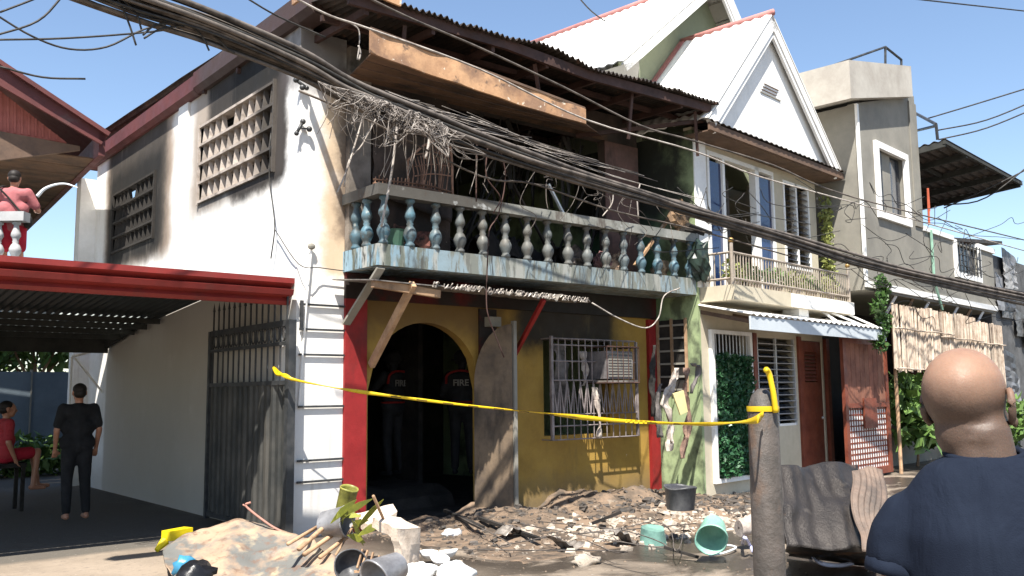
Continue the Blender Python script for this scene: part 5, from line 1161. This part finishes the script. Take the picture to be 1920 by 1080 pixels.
m_blackcl=mat('black_clothes',(.012,.012,.013),(.02,.02,.022),ns=5,rough=.9); m_navy=None
def face_yaw(p): # facing away from the camera
    d=Vector(p)-CAM; return math.atan2(d.y,d.x)-math.pi/2
hp_=atD(28,322,12.9); bs=Vector((hp_.x,hp_.y,hp_.z-1.69))
e,T=figure('man in a pink tshirt and red shorts standing on the red house balcony',bs,face_yaw(hp_)-.25,m_pinks,m_redsh,arms=[((-.30,.1,1.18),(-.15,.32,1.12)),((.31,.08,1.15),(.22,.34,1.20))],shorts=True)
m=MB(T); m.tube(cat_rom([(-.16,-.13,1.42),(0,-.14,1.25),(.16,-.12,1.05),(.20,-.02,.98)]),.014,6); m.tube(cat_rom([(-.16,-.13,1.42),(-.12,0,1.47),(-.1,.10,1.38)]),.014,6); m.ball((.22,-.07,.96),(.06,.08,.10),12,8); tag(m.build('shoulder_bag',m_black,None,True),'black cross body bag worn by the man in pink','bag')
m=MB(); P=[atD(70,368,12.9),atD(84,354,12.9),atD(105,346,12.9),atD(125,345,12.9),atD(146,352,12.9)]; m.tube(cat_rom(P),.026,8,.008); tag(m.build('water_jet',mat('spraying_water',(.8,.85,.88),rough=.1),None,True),'thin white arc of water sprayed from the red balcony','water')
sp_=atD(150,719,11.8); e,T=figure('person in black seen from behind in the carport shade',Vector((sp_.x,sp_.y,0.06)),face_yaw(sp_)+.2,m_blackcl,m_blackcl,H=1.72)
wp=atD(14,735,13.2); e,T=figure('seated woman in a red dotted top with bare legs at the picture edge',Vector((wp.x,wp.y,.28)),face_yaw(wp)-1.3,mat('red_dotted_cloth',(.40,.04,.05),(.3,.03,.04),ns=20,lo=.6,hi=.62,rough=.9),m_redsh,sit=True,shorts=True)
m=MB(); q=Vector((wp.x,wp.y,0)); m.box(-.25,.25,-.25,.25,.62,.68); [m.box(a,a+.05,b,b+.05,0,.62) for a in (-.24,.19) for b in (-.24,.19)]; m.v=[tuple(q+Vector(v)) for v in m.v]; tag(m.build('stool',m_black),'dark stool under the seated woman','stool')
# firefighters in the arch
m_ff=mat('firefighter_jacket',(.022,.022,.024),(.014,.014,.015),ns=5,rough=.8); m_ffr=mat('red_jacket_yoke',(.30,.015,.012),rough=.6); m_ffw=mat('pale_grey_lettering',(.30,.28,.25),rough=.5)
def ffighter(px,py,Y,lab,txt,off=0,arms=None):
    p=atY(px,py,Y); H=1.84; fl=p.z-1.34*H/1.7; y=face_yaw(p)+off
    e,T=figure(lab,(p.x,p.y,fl),y,m_ff,m_ff,H=H,hair=None,arms=arms,skin=m_ff)
    m=MB(T); 
    arc=[(.21*math.cos(a),-.125,1.36+.10*math.sin(a)) for a in [math.pi*i/12 for i in range(13)]]
    m.tube([(-.21,-.11,1.28)]+arc[::-1]+[(.21,-.11,1.28)],.018,6); m.build('yoke_stripe',m_ffr,e,True)
    m=MB(T); m.ball((0,0,1.66),(.115,.135,.10),20,12); m.lathe([(.14,1.62),(.16,1.61),(.15,1.63)],(0,-.01,0),20,cap=False); m.build('helmet',m_blackcl,e,True)
    c=bpy.data.curves.new('lettering','FONT'); c.body=txt; c.size=.135; c.extrude=.003; c.align_x='CENTER'; c.align_y='CENTER'; c.offset=.003; c.materials.append(m_ffw)
    ot=bpy.data.objects.new('tmp',c); COL.objects.link(ot); bpy.context.view_layer.update(); me=bpy.data.meshes.new_from_object(ot.evaluated_get(bpy.context.evaluated_depsgraph_get())); bpy.data.objects.remove(ot)
    me.materials.clear(); me.materials.append(m_ffw); o=bpy.data.objects.new('lettering',me); wl_=Vector(T((0,-.150,1.285))); link(o,e,wl_); o.rotation_euler=(R(90),0,y)
    m=MB(T)
    for z in (1.02,): m.tube([(.128*math.cos(a)*1.6 if 0 else .20*math.cos(a),.14*math.sin(a),z) for a in [2*math.pi*i/20 for i in range(21)]],.014,5)
    m.build('reflective_band',m_ffr,e,True)
ffighter(866,711,1.7,'firefighter with the word FIRE on the jacket near the right side of the arch','FIRE',-.1,[((-.28,-.02,1.12),(-.16,.2,1.05)),((.33,.05,1.22),(.30,.28,1.36))])
ffighter(738,712,2.3,'second firefighter deeper left inside the dark arch','FIRE',.75,[((-.30,.10,1.20),(-.20,.34,1.30)),((.30,.05,1.12),(.20,.30,1.05))])

# ---- foreground man
mp=atD(1850,857,1.88)
k=1.0; yaw=face_yaw(mp)+.02; Rz=Matrix.Rotation(yaw,3,'Z'); 
gbase=Vector((mp.x,mp.y,mp.z-1.455))
MT=lambda p: gbase+Rz@Vector(p)
fm=thing('person','bald man in a navy tshirt seen from behind in the right foreground','person',(gbase.x,gbase.y,0))
N=NT('man_skin'); P=N.n('ShaderNodeNewGeometry').outputs['Position']
c=N.mix(N.mr(N.noise(P,9,6,.6),.35,.65),(.265,.160,.108),(.20,.117,.08))
hcx=MT((-.032,.03,1.553)); 
d=N.vm('SUBTRACT',P,tuple(hcx)); sx=N.n('ShaderNodeSeparateXYZ'); N.set(sx.inputs[0],d)
st=N.ma('MULTIPLY',N.mr(N.ma('ADD',sx.outputs[2],N.ma('MULTIPLY',N.noise(P,25,4),.03)),-.12,-.09,0,1),N.mr(N.ma('ADD',sx.outputs[2],N.ma('MULTIPLY',N.noise(P,14,4),.05)),.03,.10,1,0))
stub=N.ma('MULTIPLY',st,N.mr(N.noise(P,900,2,.5),.3,.6,.62,.92))
c=N.mix(stub,c,(.045,.033,.027))
N.set(N.b.inputs['Base Color'],c); N.set(N.b.inputs['Roughness'],N.mr(N.noise(P,60,5),.3,.7,.42,.62)); N.b.inputs['Specular IOR Level'].default_value=.25
N.b.inputs['Subsurface Weight'].default_value=.08; N.b.inputs['Subsurface Radius'].default_value=(.012,.004,.002)
bp=N.n('ShaderNodeBump'); bp.inputs['Strength'].default_value=.25; bp.inputs['Distance'].default_value=.003
N.set(bp.inputs['Height'],N.ma('ADD',N.noise(P,220,6,.6),N.noise(P,35,3,.5))); N.set(N.b.inputs['Normal'],bp.outputs[0]); mskin=N.m
b=MB(MT); hc=Vector((-.032,.03,1.553)); hy=-.22
hb=MB(); head(hb,hc,hy,1.06); b.add(hb.v,hb.f)
b.cap((0,0,1.38),(-.008,.012,1.52),.062,.055,20); b.cap((.012,-.018,1.43),(.006,-.016,1.50),.048,.044,16); b.cap((-.02,-.018,1.43),(-.02,-.016,1.50),.048,.044,16)
for z in (1.495,1.515): b.tube([(-.01+.055*math.cos(a),-.012+.052*math.sin(a),z+.002*math.cos(a*2)) for a in [math.pi+math.pi*i/12 for i in range(13)]],.004,6)
b.cap((-.09,0,1.32),(.09,0,1.32),.05,.05); b.cap((-.06,0,1.2),(.06,0,1.2),.09,.09); b.cap((0,0,1.3),(0,0,.95),.09,.09); b.cap((-.06,0,.95),(.06,0,.95),.09,.09)
for s in (-1,1):
    S0=(s*.150,0,1.30); E0=(s*.200,-.02,1.05); W0=(s*.19,.16,.85) ; b.cap(S0,E0,.048,.045,18); b.cap(E0,W0,.046,.03,16)
    hm=MB(); hand(hm,W0,Vector((0,.7,-.5)),s,1.0,.5,.009); b.add(hm.v,hm.f)
    b.cap((s*.095,0,.92),(s*.11,.02,.5),.09,.06,16); b.cap((s*.11,.02,.5),(s*.12,-.02,.09),.06,.04,16); b.cap((s*.12,-.05,.04),(s*.13,.14,.03),.04,.033,12)
bo_=b.build('body',mskin,fm,True); remesh(bo_,.008,5)
for s_ in (1,-1): m=MB(MT); eb=MB(); ear(eb,hc+Vector((.004 if s_>0 else .014,0,.004)),hy,s_,1.05); m.add(eb.v,eb.f); m.build('ear',mskin,fm,True)
# shirt
N=NT('navy_cotton'); P=N.n('ShaderNodeNewGeometry').outputs['Position']
N.set(N.b.inputs['Base Color'],N.mix(N.mr(N.noise(P,5,6,.6),.35,.65),(.010,.0145,.026),(.006,.009,.018))); N.b.inputs['Roughness'].default_value=.9; N.b.inputs['Specular IOR Level'].default_value=.12
bp=N.n('ShaderNodeBump'); bp.inputs['Strength'].default_value=.8; bp.inputs['Distance'].default_value=.025
wv=N.noise(N.vm('MULTIPLY',P,(1,1,.45)),7,4,.5,1.2); N.set(bp.inputs['Height'],N.ma('ADD',wv,N.ma('MULTIPLY',N.noise(P,400,3,.5),.05))); N.set(N.b.inputs['Normal'],bp.outputs[0]); m_navy=N.m
c=MB(MT)
def ring(z,a,bb,cy=0,cx=0,n=32): return [(cx+a*math.copysign(abs(math.cos(t))**.85,math.cos(t)),cy+bb*math.copysign(abs(math.sin(t))**.9,math.sin(t)),z) for t in [2*math.pi*i/n for i in range(n)]]
RG=[ring(.82,.155,.13),ring(.95,.155,.13),ring(1.1,.16,.13),ring(1.22,.172,.13,-.005),ring(1.30,.180,.12,-.012),ring(1.36,.172,.10,-.012),ring(1.405,.145,.088,-.01),ring(1.435,.12,.078,-.006),ring(1.455,.082,.070,-.002),ring(1.462,.070,.066,0)]
vs=[p for r_ in RG for p in r_]; n=32; fs=[(i*n+j,i*n+(j+1)%n,(i+1)*n+(j+1)%n,(i+1)*n+j) for i in range(len(RG)-1) for j in range(n)]+[tuple(range(n-1,-1,-1)),tuple((len(RG)-1)*n+j for j in range(n))]
c.add(vs,fs)
for s in (-1,1):
    c.tube([(s*.11,0,1.335),(s*.15,-.003,1.315),(s*.168,-.006,1.285),(s*.178,-.01,1.255),(s*.184,-.012,1.225)],[.066,.069,.069,.067,.064],20)
remesh(c.build('shirt',m_navy,fm,True),.009,9)
m=MB(MT); m.tube([(.072*math.cos(t)-.004,.062*math.sin(t)-.002,1.462+.012*math.sin(t)) for t in [2*math.pi*i/32 for i in range(33)]],.008,8,cap=False); m.build('collar',m_navy,fm,True)
for s in (-1,1):
    m=MB(MT); cc_=Vector((s*.185,-.012,1.218)); ax=Vector((s*.012,-.005,-.065)).normalized(); M_=ax.to_track_quat('Z','Y').to_matrix(); m.lathe([(.056,-.018),(.063,-.018),(.0645,0),(.063,.012),(.056,.012)],cc_,28,M_,cap=False); m.build('sleeve_hem',m_navy,fm,True)
c=MB(MT); c.cap((-.08,0,.93),(.08,0,.93),.125,.125)
for s in (-1,1): c.cap((s*.095,0,.9),(s*.11,.02,.5),.105,.08); c.cap((s*.11,.02,.5),(s*.12,-.02,.12),.08,.065)
remesh(c.build('trousers',m_blackcl,fm,True),.02,4)
